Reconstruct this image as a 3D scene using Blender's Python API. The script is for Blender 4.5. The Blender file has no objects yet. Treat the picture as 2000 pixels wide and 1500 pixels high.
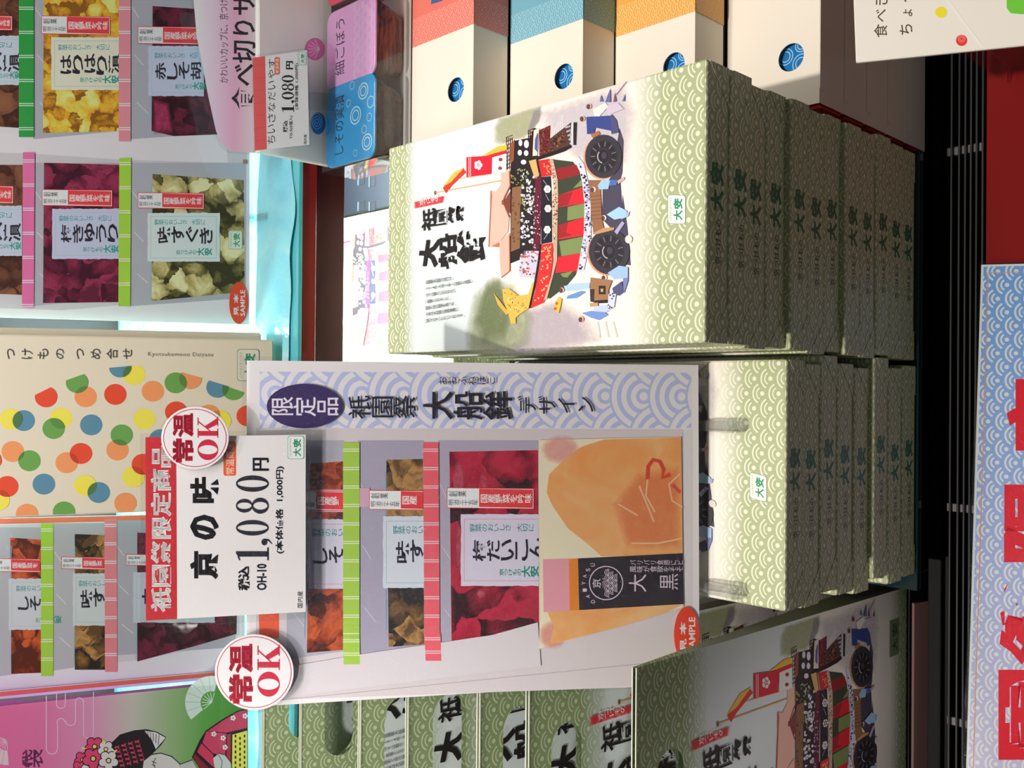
import bpy, bmesh, math, random
from mathutils import Vector, Matrix
from mathutils.geometry import tessellate_polygon
S = bpy.context.scene
COL = S.collection
random.seed(7)

# ------------------------------------------------------------------ camera
# The photograph is a portrait shot turned on its side: the camera's own "right" points down in the shop.
FPX, PITCH, YAW, ROLL = 1847.6, 0.7890, -0.0096, -0.0148
CAMZ = 1.6
CAM = Vector((0, 0, CAMZ))
cp, sp = math.cos(PITCH), math.sin(PITCH)
Rz = Matrix.Rotation(YAW, 3, 'Z')
_f = Rz @ Vector((0, cp, -sp)); _r0 = Rz @ Vector((1, 0, 0)); _d0 = Rz @ Vector((0, -sp, -cp))
cr, sr = math.cos(ROLL), math.sin(ROLL)
_r = cr * _r0 + sr * _d0
_d = -sr * _r0 + cr * _d0
cam = bpy.data.cameras.new('camera'); cam.sensor_fit = 'HORIZONTAL'; cam.sensor_width = 36
cam.lens = FPX / 2000 * 36; cam.clip_start = 0.02; cam.clip_end = 50
camo = bpy.data.objects.new('camera', cam); COL.objects.link(camo)
mw = Matrix((_d, _r, -_f)).transposed().to_4x4(); mw.translation = CAM
camo.matrix_world = mw
S.camera = camo

def ray(px, py):
    return _f + _r * ((1500 - py - 750) / FPX) + _d * ((px - 1000) / FPX)
def on_plane(px, py, P, n):
    d = ray(px, py)
    return CAM + d * ((P - CAM).dot(n) / d.dot(n))
def on_z(px, py, z): return on_plane(px, py, Vector((0, 0, z)), Vector((0, 0, 1)))
def on_y(px, py, y): return on_plane(px, py, Vector((0, y, 0)), Vector((0, 1, 0)))
def on_x(px, py, x): return on_plane(px, py, Vector((x, 0, 0)), Vector((1, 0, 0)))

# ------------------------------------------------------------------ light and exposure
S.view_settings.view_transform = 'Standard'; S.view_settings.look = 'None'
S.view_settings.exposure = 0.0; S.view_settings.gamma = 1.0; S.view_settings.use_curve_mapping = False
S.cycles.max_bounces = 12; S.cycles.transparent_max_bounces = 24
S.cycles.caustics_reflective = False; S.cycles.caustics_refractive = False
W = bpy.data.worlds.new('world'); S.world = W; W.use_nodes = True
W.node_tree.nodes['Background'].inputs[0].default_value = (1.0, 0.90, 0.88, 1)
W.node_tree.nodes['Background'].inputs[1].default_value = 0.062

def aim(o, target): o.rotation_euler = (Vector(target) - o.location).to_track_quat('-Z', 'Y').to_euler()
def area(name, loc, target, sx, sy, power, color=(1, 1, 1)):
    l = bpy.data.lights.new(name, 'AREA'); l.shape = 'RECTANGLE'; l.size = sx; l.size_y = sy
    l.energy = power; l.color = color
    o = bpy.data.objects.new(name, l); COL.objects.link(o); o.location = loc; aim(o, target); return o
sun = bpy.data.lights.new('sun', 'SUN'); sun.energy = 2.15; sun.angle = math.radians(1.6); sun.color = (1.0, 0.935, 0.875)
suno = bpy.data.objects.new('sun', sun); COL.objects.link(suno); suno.location = (-0.5, 0.7, 3.5)
suno.rotation_euler = Vector((0.20, -0.032, -1)).to_track_quat('-Z', 'Y').to_euler()
area('shelf_fill', (0.0, 0.70, 2.05), (0.0, 1.15, 1.05), 1.6, 0.10, 13.0, (1.0, 0.95, 0.93))  # added fill light to brighten the cards on the upper shelf
area('under_shelf_led', (0.1, 1.16, 0.895), (0.1, 1.14, 0.5), 0.9, 0.03, 19.0, (0.78, 0.92, 1.0))
area('shelf_led', (0.05, 1.50, 1.25), (0.05, 1.2, 0.97), 1.0, 0.04, 14.0, (0.64, 0.93, 1.0))

area('shopfront_skylight', (-0.79, -2.2, 3.07), (-0.27, 0.63, 0.95), 0.42, 0.34, 1.6, (0.62, 0.80, 1.0))
for p_ in ((-1.255, -3.036, 2.203), (-0.91, -3.071, 2.268), (-0.77, -3.15, 1.93), (0.715, -3.249, 1.56), (0.60, -3.22, 1.70)):
    l_ = bpy.data.lights.new('shop_lamp', 'POINT'); l_.energy = 1.7; l_.shadow_soft_size = 0.045; l_.color = (1.0, 0.95, 0.9)
    o_ = bpy.data.objects.new('shop_lamp', l_); COL.objects.link(o_); o_.location = p_
sp_ = bpy.data.lights.new('bag_fill_spot', 'SPOT'); sp_.energy = 62.0; sp_.spot_size = math.radians(31); sp_.spot_blend = 0.8; sp_.shadow_soft_size = 0.06; sp_.color = (1.0, 0.95, 0.92)  # added spot to brighten the row of paper bags
spo = bpy.data.objects.new('bag_fill_spot', sp_); COL.objects.link(spo); spo.location = (-0.75, 0.25, 2.3); aim(spo, (-0.50, 0.80, 0.96))
sp2 = bpy.data.lights.new('front_bag_fill', 'SPOT'); sp2.energy = 38.0; sp2.spot_size = math.radians(13); sp2.spot_blend = 0.4; sp2.shadow_soft_size = 0.08; sp2.color = (1.0, 0.94, 0.92)  # second added spot, lifts the frontmost bag's face
spo2 = bpy.data.objects.new('front_bag_fill', sp2); COL.objects.link(spo2); spo2.location = (-1.2, -1.0, 1.7); aim(spo2, (-0.465, 0.5, 0.68))
# ------------------------------------------------------------------ materials
def lin(c):
    c = c / 255
    return c / 12.92 if c <= 0.04045 else ((c + 0.055) / 1.055) ** 2.4
def LC(rgb, level=1.0):
    return tuple(min(0.92, lin(c) / level) for c in rgb) + (1.0,)
_mats = {}
def M(rgb, level=1.0, rough=0.5, name='print', metal=0.0, coat=0.0, spec=0.5):
    k = (rgb, level, rough, name, metal, coat, spec)
    if k in _mats: return _mats[k]
    m = bpy.data.materials.new(name); m.use_nodes = True
    b = m.node_tree.nodes['Principled BSDF']
    b.inputs['Base Color'].default_value = LC(rgb, level)
    b.inputs['Roughness'].default_value = rough; b.inputs['Metallic'].default_value = metal
    b.inputs['Coat Weight'].default_value = coat; b.inputs['Specular IOR Level'].default_value = spec
    _mats[k] = m
    return m
class NT:
    """small helper to write node graphs"""
    def __init__(s, m): s.t = m.node_tree; s.b = s.t.nodes.get('Principled BSDF')
    def n(s, t, **kw):
        x = s.t.nodes.new(t)
        for k, v in kw.items(): setattr(x, k, v)
        return x
    def m(s, op, a, b=0.0, c=None):
        x = s.n('ShaderNodeMath', operation=op)
        for i, v in enumerate((a, b, c)):
            if v is None: continue
            if isinstance(v, (int, float)): x.inputs[i].default_value = v
            else: s.t.links.new(v, x.inputs[i])
        return x.outputs[0]
    def l(s, a, b): s.t.links.new(a, b)
    def mix(s, f, a, b):
        x = s.n('ShaderNodeMix', data_type='RGBA')
        for i, v in ((0, f), (6, a), (7, b)):
            if isinstance(v, (int, float)): x.inputs[i].default_value = v
            elif isinstance(v, tuple): x.inputs[i].default_value = v
            else: s.l(v, x.inputs[i])
        return x.outputs[2]
    def ramp(s, f, stops, interp='LINEAR'):
        x = s.n('ShaderNodeValToRGB'); x.color_ramp.interpolation = interp
        e = x.color_ramp.elements
        while len(e) < len(stops): e.new(0.5)
        for q, (p, c) in zip(e, stops): q.position = p; q.color = c
        s.l(f, x.inputs[0]); return x.outputs[0]
    def uv(s):
        x = s.n('ShaderNodeUVMap'); y = s.n('ShaderNodeSeparateXYZ'); s.l(x.outputs[0], y.inputs[0]); return y.outputs[0], y.outputs[1]
    def obj(s): return s.n('ShaderNodeTexCoord').outputs['Object']
    def noise(s, vec, scale, detail=3, rough=0.55, dist=0.0):
        x = s.n('ShaderNodeTexNoise'); x.inputs['Scale'].default_value = scale; x.inputs['Detail'].default_value = detail
        x.inputs['Roughness'].default_value = rough; x.inputs['Distortion'].default_value = dist
        if vec is not None: s.l(vec, x.inputs['Vector'])
        return x.outputs['Fac']
def newmat(name, rough=0.5):
    m = bpy.data.materials.new(name); m.use_nodes = True
    t = NT(m); t.b.inputs['Roughness'].default_value = rough
    return m, t
def wave_distance(t, R, q=0.5, edge=1.0, arc=None):
    """distance inside the overlapping-circles wave pattern (0 at a circle's centre); R half the spacing, q the row step,
    arc limits the arcs to a fan around the upright"""
    u, v = t.uv()
    u = t.m('DIVIDE', u, R); v = t.m('DIVIDE', v, R)
    row = t.m('FLOOR', t.m('MULTIPLY', v, 1.0/q))
    par = t.m('FLOORED_MODULO', row, 2.0)
    dy0 = t.m('SUBTRACT', v, t.m('MULTIPLY', row, q))
    dx0 = t.m('SUBTRACT', t.m('FLOORED_MODULO', t.m('ADD', t.m('ADD', u, par), 1.0), 2.0), 1.0)
    dx1 = t.m('SUBTRACT', t.m('FLOORED_MODULO', t.m('ADD', u, t.m('SUBTRACT', 2.0, par)), 2.0), 1.0)
    def ln(a, b):
        d = t.m('SQRT', t.m('ADD', t.m('MULTIPLY', a, a), t.m('MULTIPLY', b, b)))
        if arc is None: return d
        off = t.m('MULTIPLY', t.m('LESS_THAN', b, t.m('MULTIPLY', d, arc)), t.m('GREATER_THAN', d, 0.2))
        return t.m('ADD', d, t.m('MULTIPLY', off, 5.0))
    d1 = ln(dx1, t.m('ADD', dy0, q)); d0 = ln(dx0, dy0); d2 = ln(dx1, t.m('SUBTRACT', dy0, q))
    if arc is not None: return t.m('MINIMUM', t.m('MINIMUM', d1, d0), d2)
    def sel(d, other):
        c = t.m('LESS_THAN', d, edge)
        return t.m('ADD', t.m('MULTIPLY', c, d), t.m('MULTIPLY', t.m('SUBTRACT', 1.0, c), other))
    return sel(d1, sel(d0, d2))
K0, K1 = (0, 0, 0, 1), (1, 1, 1, 1)
RING_THIN = [(0.0, K1), (0.15, K0), (0.37, K1), (0.455, K0), (0.63, K1), (0.735, K0)]
RING_BROAD = [(0.0, K1), (0.10, K0), (0.19, K1), (0.32, K0), (0.43, K1), (0.56, K0), (0.67, K1), (0.80, K0)]
RING_BLUE = [(0.0, K1), (0.15, K0), (0.33, K1), (0.46, K0), (0.62, K1), (0.76, K0)]
RING_LINE = [(0.0, K0), (0.26, K1), (0.34, K0), (0.58, K1), (0.66, K0), (0.92, K1)]
GREEN = LC((170, 178, 134), 0.98); GLINE = LC((228, 228, 198), 0.98)
def wave_mat(name, R, ring, base, line, rough=0.45, fade=None, paper=None, sky=None, q=0.6, edge=1.0, arc=0.45):
    m, t = newmat(name, rough)
    f = t.ramp(wave_distance(t, R, q, edge, arc), ring, 'CONSTANT')
    c = t.mix(f, base, line)
    if fade:
        u, v = t.uv()
        lo, lw, hi, hw = fade
        a = t.m('MULTIPLY', t.m('SUBTRACT', v, lo), 1.0 / lw); a.node.use_clamp = True
        b = t.m('MULTIPLY', t.m('SUBTRACT', hi, v), 1.0 / hw); b.node.use_clamp = True
        k = t.m('MULTIPLY', a, b)
        p = paper
        if sky:
            g = t.m('MULTIPLY', t.m('SUBTRACT', v, sky[1]), 1.0 / sky[2]); g.node.use_clamp = True
            p = t.mix(g, paper, sky[0])
        c = t.mix(k, c, p)
    t.l(c, t.b.inputs['Base Color'])
    return m
PAPER = LC((240, 232, 220), 0.98); SKY = LC((222, 231, 230), 0.98)
M_WRAP = wave_mat('wave_wrapping_paper', 0.0145, RING_THIN, GREEN, GLINE)
BW, BD, BH = 0.240, 0.434, 0.03563
M_TOP = wave_mat('wave_paper_picture_side', 0.0145, RING_THIN, GREEN, GLINE,
                 fade=(-BD/2 + 0.045, 0.035, BD/2 - 0.030, 0.022), paper=PAPER, sky=(SKY, 0.0, 0.08))
BAGW, BAGH = 0.290, 0.575
BAGZ = CAMZ - 1.1064*1.1
M_BAG = wave_mat('wave_bag_paper', 0.0160, RING_THIN, LC((150, 168, 120), 0.98), LC((205, 216, 180), 0.98),
                 fade=(0.018, 0.03, BAGH - 0.075, 0.044), paper=PAPER, sky=(SKY, 0.2, 0.12))
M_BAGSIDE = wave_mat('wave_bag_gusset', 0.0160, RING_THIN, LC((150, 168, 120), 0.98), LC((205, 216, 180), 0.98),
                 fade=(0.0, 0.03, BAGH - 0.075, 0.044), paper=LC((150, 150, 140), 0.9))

def food(name, cols, scale=60, level=0.7, rough=0.25, stretch=(1, 1, 1), dist=1.2, chunk=1.0):
    """chopped pickles: shaded lumps with a tone of their own, dark gaps between"""
    m, t = newmat(name, rough)
    mp = t.n('ShaderNodeMapping'); mp.inputs['Scale'].default_value = stretch; t.l(t.obj(), mp.inputs[0])
    nz = t.n('ShaderNodeTexNoise'); nz.inputs['Scale'].default_value = scale*1.1; nz.inputs['Detail'].default_value = 3; t.l(mp.outputs[0], nz.inputs['Vector'])
    off = t.n('ShaderNodeVectorMath', operation='SCALE'); t.l(nz.outputs['Color'], off.inputs[0]); off.inputs['Scale'].default_value = 0.030*dist
    ad = t.n('ShaderNodeVectorMath', operation='ADD'); t.l(mp.outputs[0], ad.inputs[0]); t.l(off.outputs[0], ad.inputs[1])
    vo = t.n('ShaderNodeTexVoronoi'); vo.inputs['Scale'].default_value = scale*1.5; t.l(ad.outputs[0], vo.inputs['Vector'])
    sx = t.n('ShaderNodeSeparateXYZ'); t.l(vo.outputs['Color'], sx.inputs[0])
    f = t.m('ADD', t.m('MULTIPLY', sx.outputs[0], 0.42*chunk), t.m('MULTIPLY', t.noise(ad.outputs[0], scale*1.7, 5, 0.65, 0.8), 1.0-0.42*chunk))
    f = t.m('SUBTRACT', f, t.m('MULTIPLY', t.m('POWER', vo.outputs['Distance'], 2.0), 0.35*chunk))
    n = len(cols)
    stops = [(0.24 + 0.40 * i / (n - 1), LC(c, level)) for i, c in enumerate(cols)]
    t.l(t.ramp(f, stops), t.b.inputs['Base Color'])
    return m
def clear_mat(name, tint=(0.97, 0.98, 0.98), gloss=0.05, rough=0.04, bump=0.0, bscale=300):
    m = bpy.data.materials.new(name); m.use_nodes = True
    t = NT(m); t.t.nodes.remove(t.b)
    out = t.t.nodes['Material Output']
    tr = t.n('ShaderNodeBsdfTransparent'); tr.inputs[0].default_value = tint + (1,)
    gl = t.n('ShaderNodeBsdfGlossy'); gl.inputs['Roughness'].default_value = rough
    fr = t.n('ShaderNodeFresnel'); ge = t.n('ShaderNodeNewGeometry')
    t.l(t.m('ADD', 1.45, t.m('MULTIPLY', ge.outputs['Backfacing'], 1/1.45-1.45)), fr.inputs[0])
    k = t.m('ADD', fr.outputs[0], gloss); mx = t.n('ShaderNodeMixShader')
    if bump:
        bp = t.n('ShaderNodeBump'); bp.inputs['Strength'].default_value = bump; bp.inputs['Distance'].default_value = 0.002
        t.l(t.noise(t.obj(), bscale, 2), bp.inputs['Height']); t.l(bp.outputs[0], gl.inputs['Normal']); t.l(bp.outputs[0], fr.inputs['Normal'])
    t.l(k, mx.inputs[0]); t.l(tr.outputs[0], mx.inputs[1]); t.l(gl.outputs[0], mx.inputs[2]); t.l(mx.outputs[0], out.inputs[0])
    return m
M_CLEAR = clear_mat('clear_plastic_sheet', gloss=0.0)
M_LAMI = clear_mat('laminating_film', gloss=0.0, rough=0.05, bump=0.28, bscale=330)
M_POUCH = clear_mat('crinkled_clear_film', gloss=0.0, rough=0.055, bump=0.22, bscale=30)
M_ACRYL = clear_mat('clear_acrylic', (0.975, 0.98, 0.975), 0.06, 0.05)
t_ = NT(M_ACRYL); gb_ = t_.n('ShaderNodeBsdfGlass'); gb_.inputs['IOR'].default_value = 1.45; gb_.inputs['Roughness'].default_value = 0.03
mo_ = M_ACRYL.node_tree.nodes['Material Output']; ms_ = t_.n('ShaderNodeMixShader'); ms_.inputs[0].default_value = 0.22
prev_ = mo_.inputs[0].links[0].from_socket; t_.l(prev_, ms_.inputs[1]); t_.l(gb_.outputs[0], ms_.inputs[2]); t_.l(ms_.outputs[0], mo_.inputs[0])
def soft_mat(rgb, level):
    k = ('soft', rgb, level)
    if k in _mats: return _mats[k]
    m, t = newmat('watercolour_wash', 0.5)
    t.b.inputs['Base Color'].default_value = LC(rgb, level)
    a = t.n('ShaderNodeAttribute'); a.attribute_name = 'wash'
    nz = t.noise(t.obj(), 130, 6, 0.7); q = t.m('MULTIPLY', a.outputs['Fac'], t.m('MULTIPLY', nz, 1.75)); q.node.use_clamp = True
    t.l(q, t.b.inputs['Alpha'])
    _mats[k] = m
    return m

# ------------------------------------------------------------------ objects
def tag(o, label=None, cat=None, group=None, kind=None):
    if label: o['label'] = label
    if cat: o['category'] = cat
    if group: o['group'] = group
    if kind: o['kind'] = kind
    return o
def thing(name, mat4, label, cat, group=None):
    o = bpy.data.objects.new(name, None); COL.objects.link(o); o.empty_display_size = 0.02
    o.matrix_world = mat4 if isinstance(mat4, Matrix) else Matrix.Translation(mat4)
    return tag(o, label, cat, group)
def link(name, me, parent=None, mat4=None):
    o = bpy.data.objects.new(name, me); COL.objects.link(o)
    if parent: o.parent = parent
    if mat4 is not None: o.matrix_basis = mat4 if isinstance(mat4, Matrix) else Matrix.Translation(mat4)
    return o
def mesh(name, bm, mats, parent=None, mat4=None, smooth=False):
    me = bpy.data.meshes.new(name)
    bmesh.ops.recalc_face_normals(bm, faces=bm.faces)
    if smooth:
        for f in bm.faces: f.smooth = True
    bm.to_mesh(me); bm.free()
    for m in (mats if isinstance(mats, (list, tuple)) else [mats]): me.materials.append(m)
    return link(name, me, parent, mat4)
def copy_tree(o, parent=None):
    c = o.copy(); COL.objects.link(c)
    if parent: c.parent = parent; c.matrix_basis = o.matrix_basis.copy(); c.matrix_parent_inverse = o.matrix_parent_inverse.copy()
    for ch in list(o.children): copy_tree(ch, c)
    return c
def box_bm(x0, x1, y0, y1, z0, z1, bevel=0.0, seg=2, bm=None):
    b = bmesh.new()
    vs = [b.verts.new((x, y, z)) for x in (x0, x1) for y in (y0, y1) for z in (z0, z1)]
    for q in ((0,1,3,2),(4,6,7,5),(0,4,5,1),(2,3,7,6),(0,2,6,4),(1,5,7,3)): b.faces.new([vs[i] for i in q])
    bmesh.ops.recalc_face_normals(b, faces=b.faces)
    if bevel: bmesh.ops.bevel(b, geom=b.edges[:] , offset=bevel, segments=seg, affect='EDGES', profile=0.5)
    if bm is None: return b
    me = bpy.data.meshes.new('tmp'); b.to_mesh(me); b.free(); bm.from_mesh(me); bpy.data.meshes.remove(me); return bm
def prism_bm(pts, w0, w1, bm=None, axes='xyz', bevel=0.0):
    """outline pts (2D) pulled from w0 to w1; axes says where outline-x, outline-y and depth go"""
    b = bmesh.new() if bm is None else bm
    def V(p, w):
        d = {axes[0]: p[0], axes[1]: p[1], axes[2]: w}
        return b.verts.new((d['x'], d['y'], d['z']))
    lo = [V(p, w0) for p in pts]; hi = [V(p, w1) for p in pts]; n = len(pts)
    fs = [b.faces.new(lo[::-1]), b.faces.new(hi)]
    for i in range(n): fs.append(b.faces.new((lo[i], lo[(i+1) % n], hi[(i+1) % n], hi[i])))
    if bevel:
        bmesh.ops.recalc_face_normals(b, faces=fs)
        bmesh.ops.bevel(b, geom=list({e for f in fs for e in f.edges}), offset=bevel, segments=2, affect='EDGES')
    return b
def uv_by_normal(me, sc=1.0):
    uvl = me.uv_layers.new(name='UVMap')
    for p in me.polygons:
        n = p.normal; a = max(range(3), key=lambda i: abs(n[i]))
        for li in p.loop_indices:
            c = me.vertices[me.loops[li].vertex_index].co
            uvl.data[li].uv = ((c.x, c.y), (c.x, c.z), (c.y, c.z))[(2 if a == 0 else 1 if a == 1 else 0)]
def ell(cx, cy, rx, ry, n=28, a0=0.0, a1=2*math.pi, rot=0.0):
    r = []
    for i in range(n):
        a = a0 + (a1 - a0) * i / (n if abs(a1 - a0 - 2*math.pi) < 1e-6 else n - 1)
        x, y = rx*math.cos(a), ry*math.sin(a)
        r.append((cx + x*math.cos(rot) - y*math.sin(rot), cy + x*math.sin(rot) + y*math.cos(rot)))
    return r
def rrect(x0, y0, x1, y1, r, n=5):
    p = []
    for cx, cy, a in ((x1-r, y1-r, 0), (x0+r, y1-r, 90), (x0+r, y0+r, 180), (x1-r, y0+r, 270)):
        for i in range(n):
            t = math.radians(a + 90*i/(n-1)); p.append((cx + r*math.cos(t), cy + r*math.sin(t)))
    return p

# text outlines, unit box, from Blender's built-in font
_gl = {}
def glyphs(s, bold=0.0, contrast=0.0, vert=False, space=1.0):
    k = (s, bold, contrast, vert, space)
    if k in _gl: return _gl[k]
    cu = bpy.data.curves.new('lettering', 'FONT'); cu.body = '\n'.join(s) if vert else s
    cu.resolution_u = 2; cu.offset = bold; cu.fill_mode = 'BOTH'; cu.space_character = space
    if vert: cu.align_x = 'CENTER'; cu.space_line = 0.95
    o = bpy.data.objects.new('lettering', cu)
    me = bpy.data.meshes.new_from_object(o)
    vs = [(v.co.x, v.co.y) for v in me.vertices]; fs = [tuple(p.vertices) for p in me.polygons]
    bpy.data.objects.remove(o); bpy.data.curves.remove(cu); bpy.data.meshes.remove(me)
    if contrast and vs:
        n = len(vs); v2, f2 = [], []
        for q, dx in enumerate((-contrast, 0, contrast)):
            v2 += [(x+dx, y) for x, y in vs]; f2 += [tuple(i+q*n for i in f) for f in fs]
        vs, fs = v2, f2
    if not vs: _gl[k] = ([], []); return _gl[k]
    x0 = min(v[0] for v in vs); x1 = max(v[0] for v in vs); y0 = min(v[1] for v in vs); y1 = max(v[1] for v in vs)
    vs = [((x-x0)/max(1e-6, x1-x0), (y-y0)/max(1e-6, y1-y0)) for x, y in vs]
    _gl[k] = (vs, fs)
    return _gl[k]
def ring_faces(cx, cy, rx, ry, ix, iy, n=36, a0=0, a1=2*math.pi, off=0.0):
    vs, fs = [], []
    for i in range(n+1):
        a = a0 + (a1-a0)*i/n
        vs += [(cx + rx*math.cos(a), cy + ry*math.sin(a)), (cx + off + ix*math.cos(a), cy + iy*math.sin(a))]
    for i in range(n): fs.append((2*i, 2*i+2, 2*i+3, 2*i+1))
    return vs, fs
def didone(ch):
    """heavy high-contrast numerals and letters drawn by hand in a unit box"""
    P = []
    def poly(*p): P.append((list(p), [tuple(range(len(p)))]))
    if ch in '0O': P.append(ring_faces(.5, .5, .5, .5, .22, .455))
    elif ch == '8':
        P.append(ring_faces(.5, .26, .5, .26, .24, .215)); P.append(ring_faces(.5, .745, .43, .255, .2, .215))
    elif ch == '1':
        poly((.34, .0), (.72, .0), (.72, 1), (.56, 1), (.34, .93)); poly((.08, 0), (.98, 0), (.98, .05), (.08, .05)); poly((.08, .86), (.36, .9), (.36, .96), (.08, .9))
    elif ch == ',':
        P.append((ell(.5, .72, .42, .28), [tuple(range(28))])); poly((.92, .72), (.85, .3), (.3, -.02), (.25, .06), (.62, .35), (.6, .6))
    elif ch == 'K':
        poly((.1, 0), (.34, 0), (.34, 1), (.1, 1)); poly((0, 0), (.46, 0), (.46, .05), (0, .05)); poly((0, .95), (.46, .95), (.46, 1), (0, 1))
        poly((.34, .36), (.34, .44), (.76, .96), (.84, .96)); poly((.42, .52), (.56, .68), (.98, .04), (.66, .04)); poly((.58, 0), (1.04, 0), (1.04, .05), (.58, .05)); poly((.62, .95), (1.0, .95), (1.0, 1), (.62, 1))
    return P

class Canvas:
    """flat printing on one plane; outlines may be given in photograph pixels (they are cast onto the plane) or in metres"""
    def __init__(s, O, ex, ey, eps=1.2e-5, start=6e-5):
        s.O = Vector(O); s.ex = Vector(ex).normalized(); s.ey = Vector(ey).normalized(); s.n = s.ex.cross(s.ey)
        s.items = []; s.k = 0; s.eps = eps; s.start = start; s.lvl = 1.0
    def frame(s):
        m = Matrix((s.ex, s.ey, s.n)).transposed().to_4x4(); m.translation = s.O; return m
    def uv(s, p):
        q = on_plane(p[0], p[1], s.O, s.n) - s.O
        return (q.dot(s.ex), q.dot(s.ey))
    def add(s, vs, fs, mat, wash=None, same=False):
        if not same: s.k += 1
        s.items.append((vs, fs, mat, s.start + s.k*s.eps, wash))
    def c(s, rgb): return M(rgb, s.lvl, 0.4) if isinstance(rgb, tuple) else rgb
    def polyuv(s, pts, rgb, same=False): s.add(list(pts), [tuple(range(len(pts)))], s.c(rgb), same=same)
    def poly(s, pts, rgb, same=False): s.polyuv([s.uv(p) for p in pts], rgb, same)
    def rect(s, x0, y0, x1, y1, rgb, sk=0.0): s.poly([(x0, y0), (x1, y0+sk), (x1, y1+sk), (x0, y1)], rgb)
    def ell(s, cx, cy, rx, ry, rgb, rot=0.0, n=28, same=False): s.poly(ell(cx, cy, rx, ry, n, rot=rot), rgb, same)
    def ring(s, cx, cy, rx, ry, w, rgb, n=40, a0=0, a1=2*math.pi):
        vs, fs = ring_faces(cx, cy, rx, ry, rx-w, ry-w, n, a0, a1); s.add([s.uv(p) for p in vs], fs, s.c(rgb))
    def line(s, pts, w, rgb, same=False):
        vs, fs = [], []
        for i, p in enumerate(pts):
            a = pts[max(0, i-1)]; b = pts[min(len(pts)-1, i+1)]
            dx, dy = b[0]-a[0], b[1]-a[1]; L = math.hypot(dx, dy) or 1
            nx, ny = -dy/L*w/2, dx/L*w/2
            vs += [(p[0]+nx, p[1]+ny), (p[0]-nx, p[1]-ny)]
        for i in range(len(pts)-1): fs.append((2*i, 2*i+1, 2*i+3, 2*i+2))
        s.add([s.uv(p) for p in vs], fs, s.c(rgb), same=same)
    def wash(s, pts, rgb, a=0.9, inner=0.6):
        cx = sum(p[0] for p in pts)/len(pts); cy = sum(p[1] for p in pts)/len(pts); n = len(pts)
        vs = [(cx, cy)] + [(cx+(x-cx)*inner, cy+(y-cy)*inner) for x, y in pts] + list(pts)
        al = [a]*(n+1) + [0.0]*n; fs = []
        for i in range(n):
            j = (i+1) % n; fs += [(0, 1+i, 1+j), (1+i, 1+n+i, 1+n+j, 1+j)]
        s.add([s.uv(p) for p in vs], fs, soft_mat(rgb, s.lvl), wash=al)
    def quad(s, vs, x0, y0, x1, y1, sk=0.0, skt=0.0):
        """unit-box outlines into a photo-pixel box; the text's up is the photo's left, its right is the photo's up"""
        A = s.uv((x1, y1+sk)); B = s.uv((x1+skt, y0+sk)); C_ = s.uv((x0+skt, y0)); D = s.uv((x0, y1))
        r = []
        for x, y in vs:
            r.append(tuple((A[i]*(1-x)+B[i]*x)*(1-y) + (D[i]*(1-x)+C_[i]*x)*y for i in (0, 1)))
        return r
    def text(s, t, x0, y0, x1, y1, rgb, bold=0.0, vert=False, sk=0.0, contrast=0.0, skt=0.0, space=1.0):
        vs, fs = glyphs(t, bold, contrast, vert, space)
        if vs: s.add(s.quad(vs, x0, y0, x1, y1, sk, skt), fs, s.c(rgb))
    def fat(s, ch, x0, y0, x1, y1, rgb, sk=0.0, skt=0.0):
        for vs, fs in didone(ch): s.add(s.quad(vs, x0, y0, x1, y1, sk, skt), fs, s.c(rgb), same=True)
    def scatter(s, region, n, size, rgbs, seed=0):
        rnd = random.Random(seed); xs = [p[0] for p in region]; ys = [p[1] for p in region]
        def inside(x, y):
            r = False; j = len(region)-1
            for i in range(len(region)):
                (xi, yi), (xj, yj) = region[i], region[j]
                if (yi > y) != (yj > y) and x < (xj-xi)*(y-yi)/(yj-yi)+xi: r = not r
                j = i
            return r
        for q, rgb in enumerate(rgbs):
            s.k += 1; c = 0; g = 0
            while c < n and g < 4000:
                g += 1; x, y = rnd.uniform(min(xs), max(xs)), rnd.uniform(min(ys), max(ys))
                if not inside(x, y): continue
                a = rnd.uniform(0, 6.28); k = rnd.randint(5, 7)
                pts = [(x+size*rnd.uniform(.5, 1.2)*math.cos(a+6.283*i/k), y+size*rnd.uniform(.5, 1.2)*math.sin(a+6.283*i/k)) for i in range(k)]
                s.poly(pts, rgb, same=True); c += 1
    def build(s, name, parent=None, mat4=None, fu=lambda u, v: (u, v)):
        V, F, MI, WA, mats, mi = [], [], [], [], [], {}
        for vs, fs, mat, w, wash in s.items:
            if mat.name not in mi: mi[mat.name] = len(mats); mats.append(mat)
            o = len(V)
            for i, (u, v) in enumerate(vs): V.append((*fu(u, v), w)); WA.append(wash[i] if wash else 1.0)
            for f in fs: F.append(tuple(i+o for i in f)); MI.append(mi[mat.name])
        me = bpy.data.meshes.new(name); me.from_pydata(V, [], F); me.polygons.foreach_set('material_index', MI)
        for m in mats: me.materials.append(m)
        at = me.attributes.new('wash', 'FLOAT', 'POINT'); at.data.foreach_set('value', WA)
        uvl = me.uv_layers.new(name='UVMap')
        for lp in me.loops: c = me.vertices[lp.vertex_index].co; uvl.data[lp.index].uv = (c.x, c.y)
        me.update()
        return link(name, me, parent, mat4)
    def flush(s): s.items = []; return s
def plane_at(px, py, y=None, z=None, lean=0.0, turn=0.0, point=None):
    """plane standing up and leaning back by `lean` degrees through the place a pixel sees at depth y or height z"""
    P = point or (on_y(px, py, y) if y is not None else on_z(px, py, z))
    R = Matrix.Rotation(math.radians(turn), 3, 'Z')
    a = math.radians(lean)
    return Canvas(P, R @ Vector((1, 0, 0)), R @ Vector((0, math.sin(a), math.cos(a))))
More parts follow.
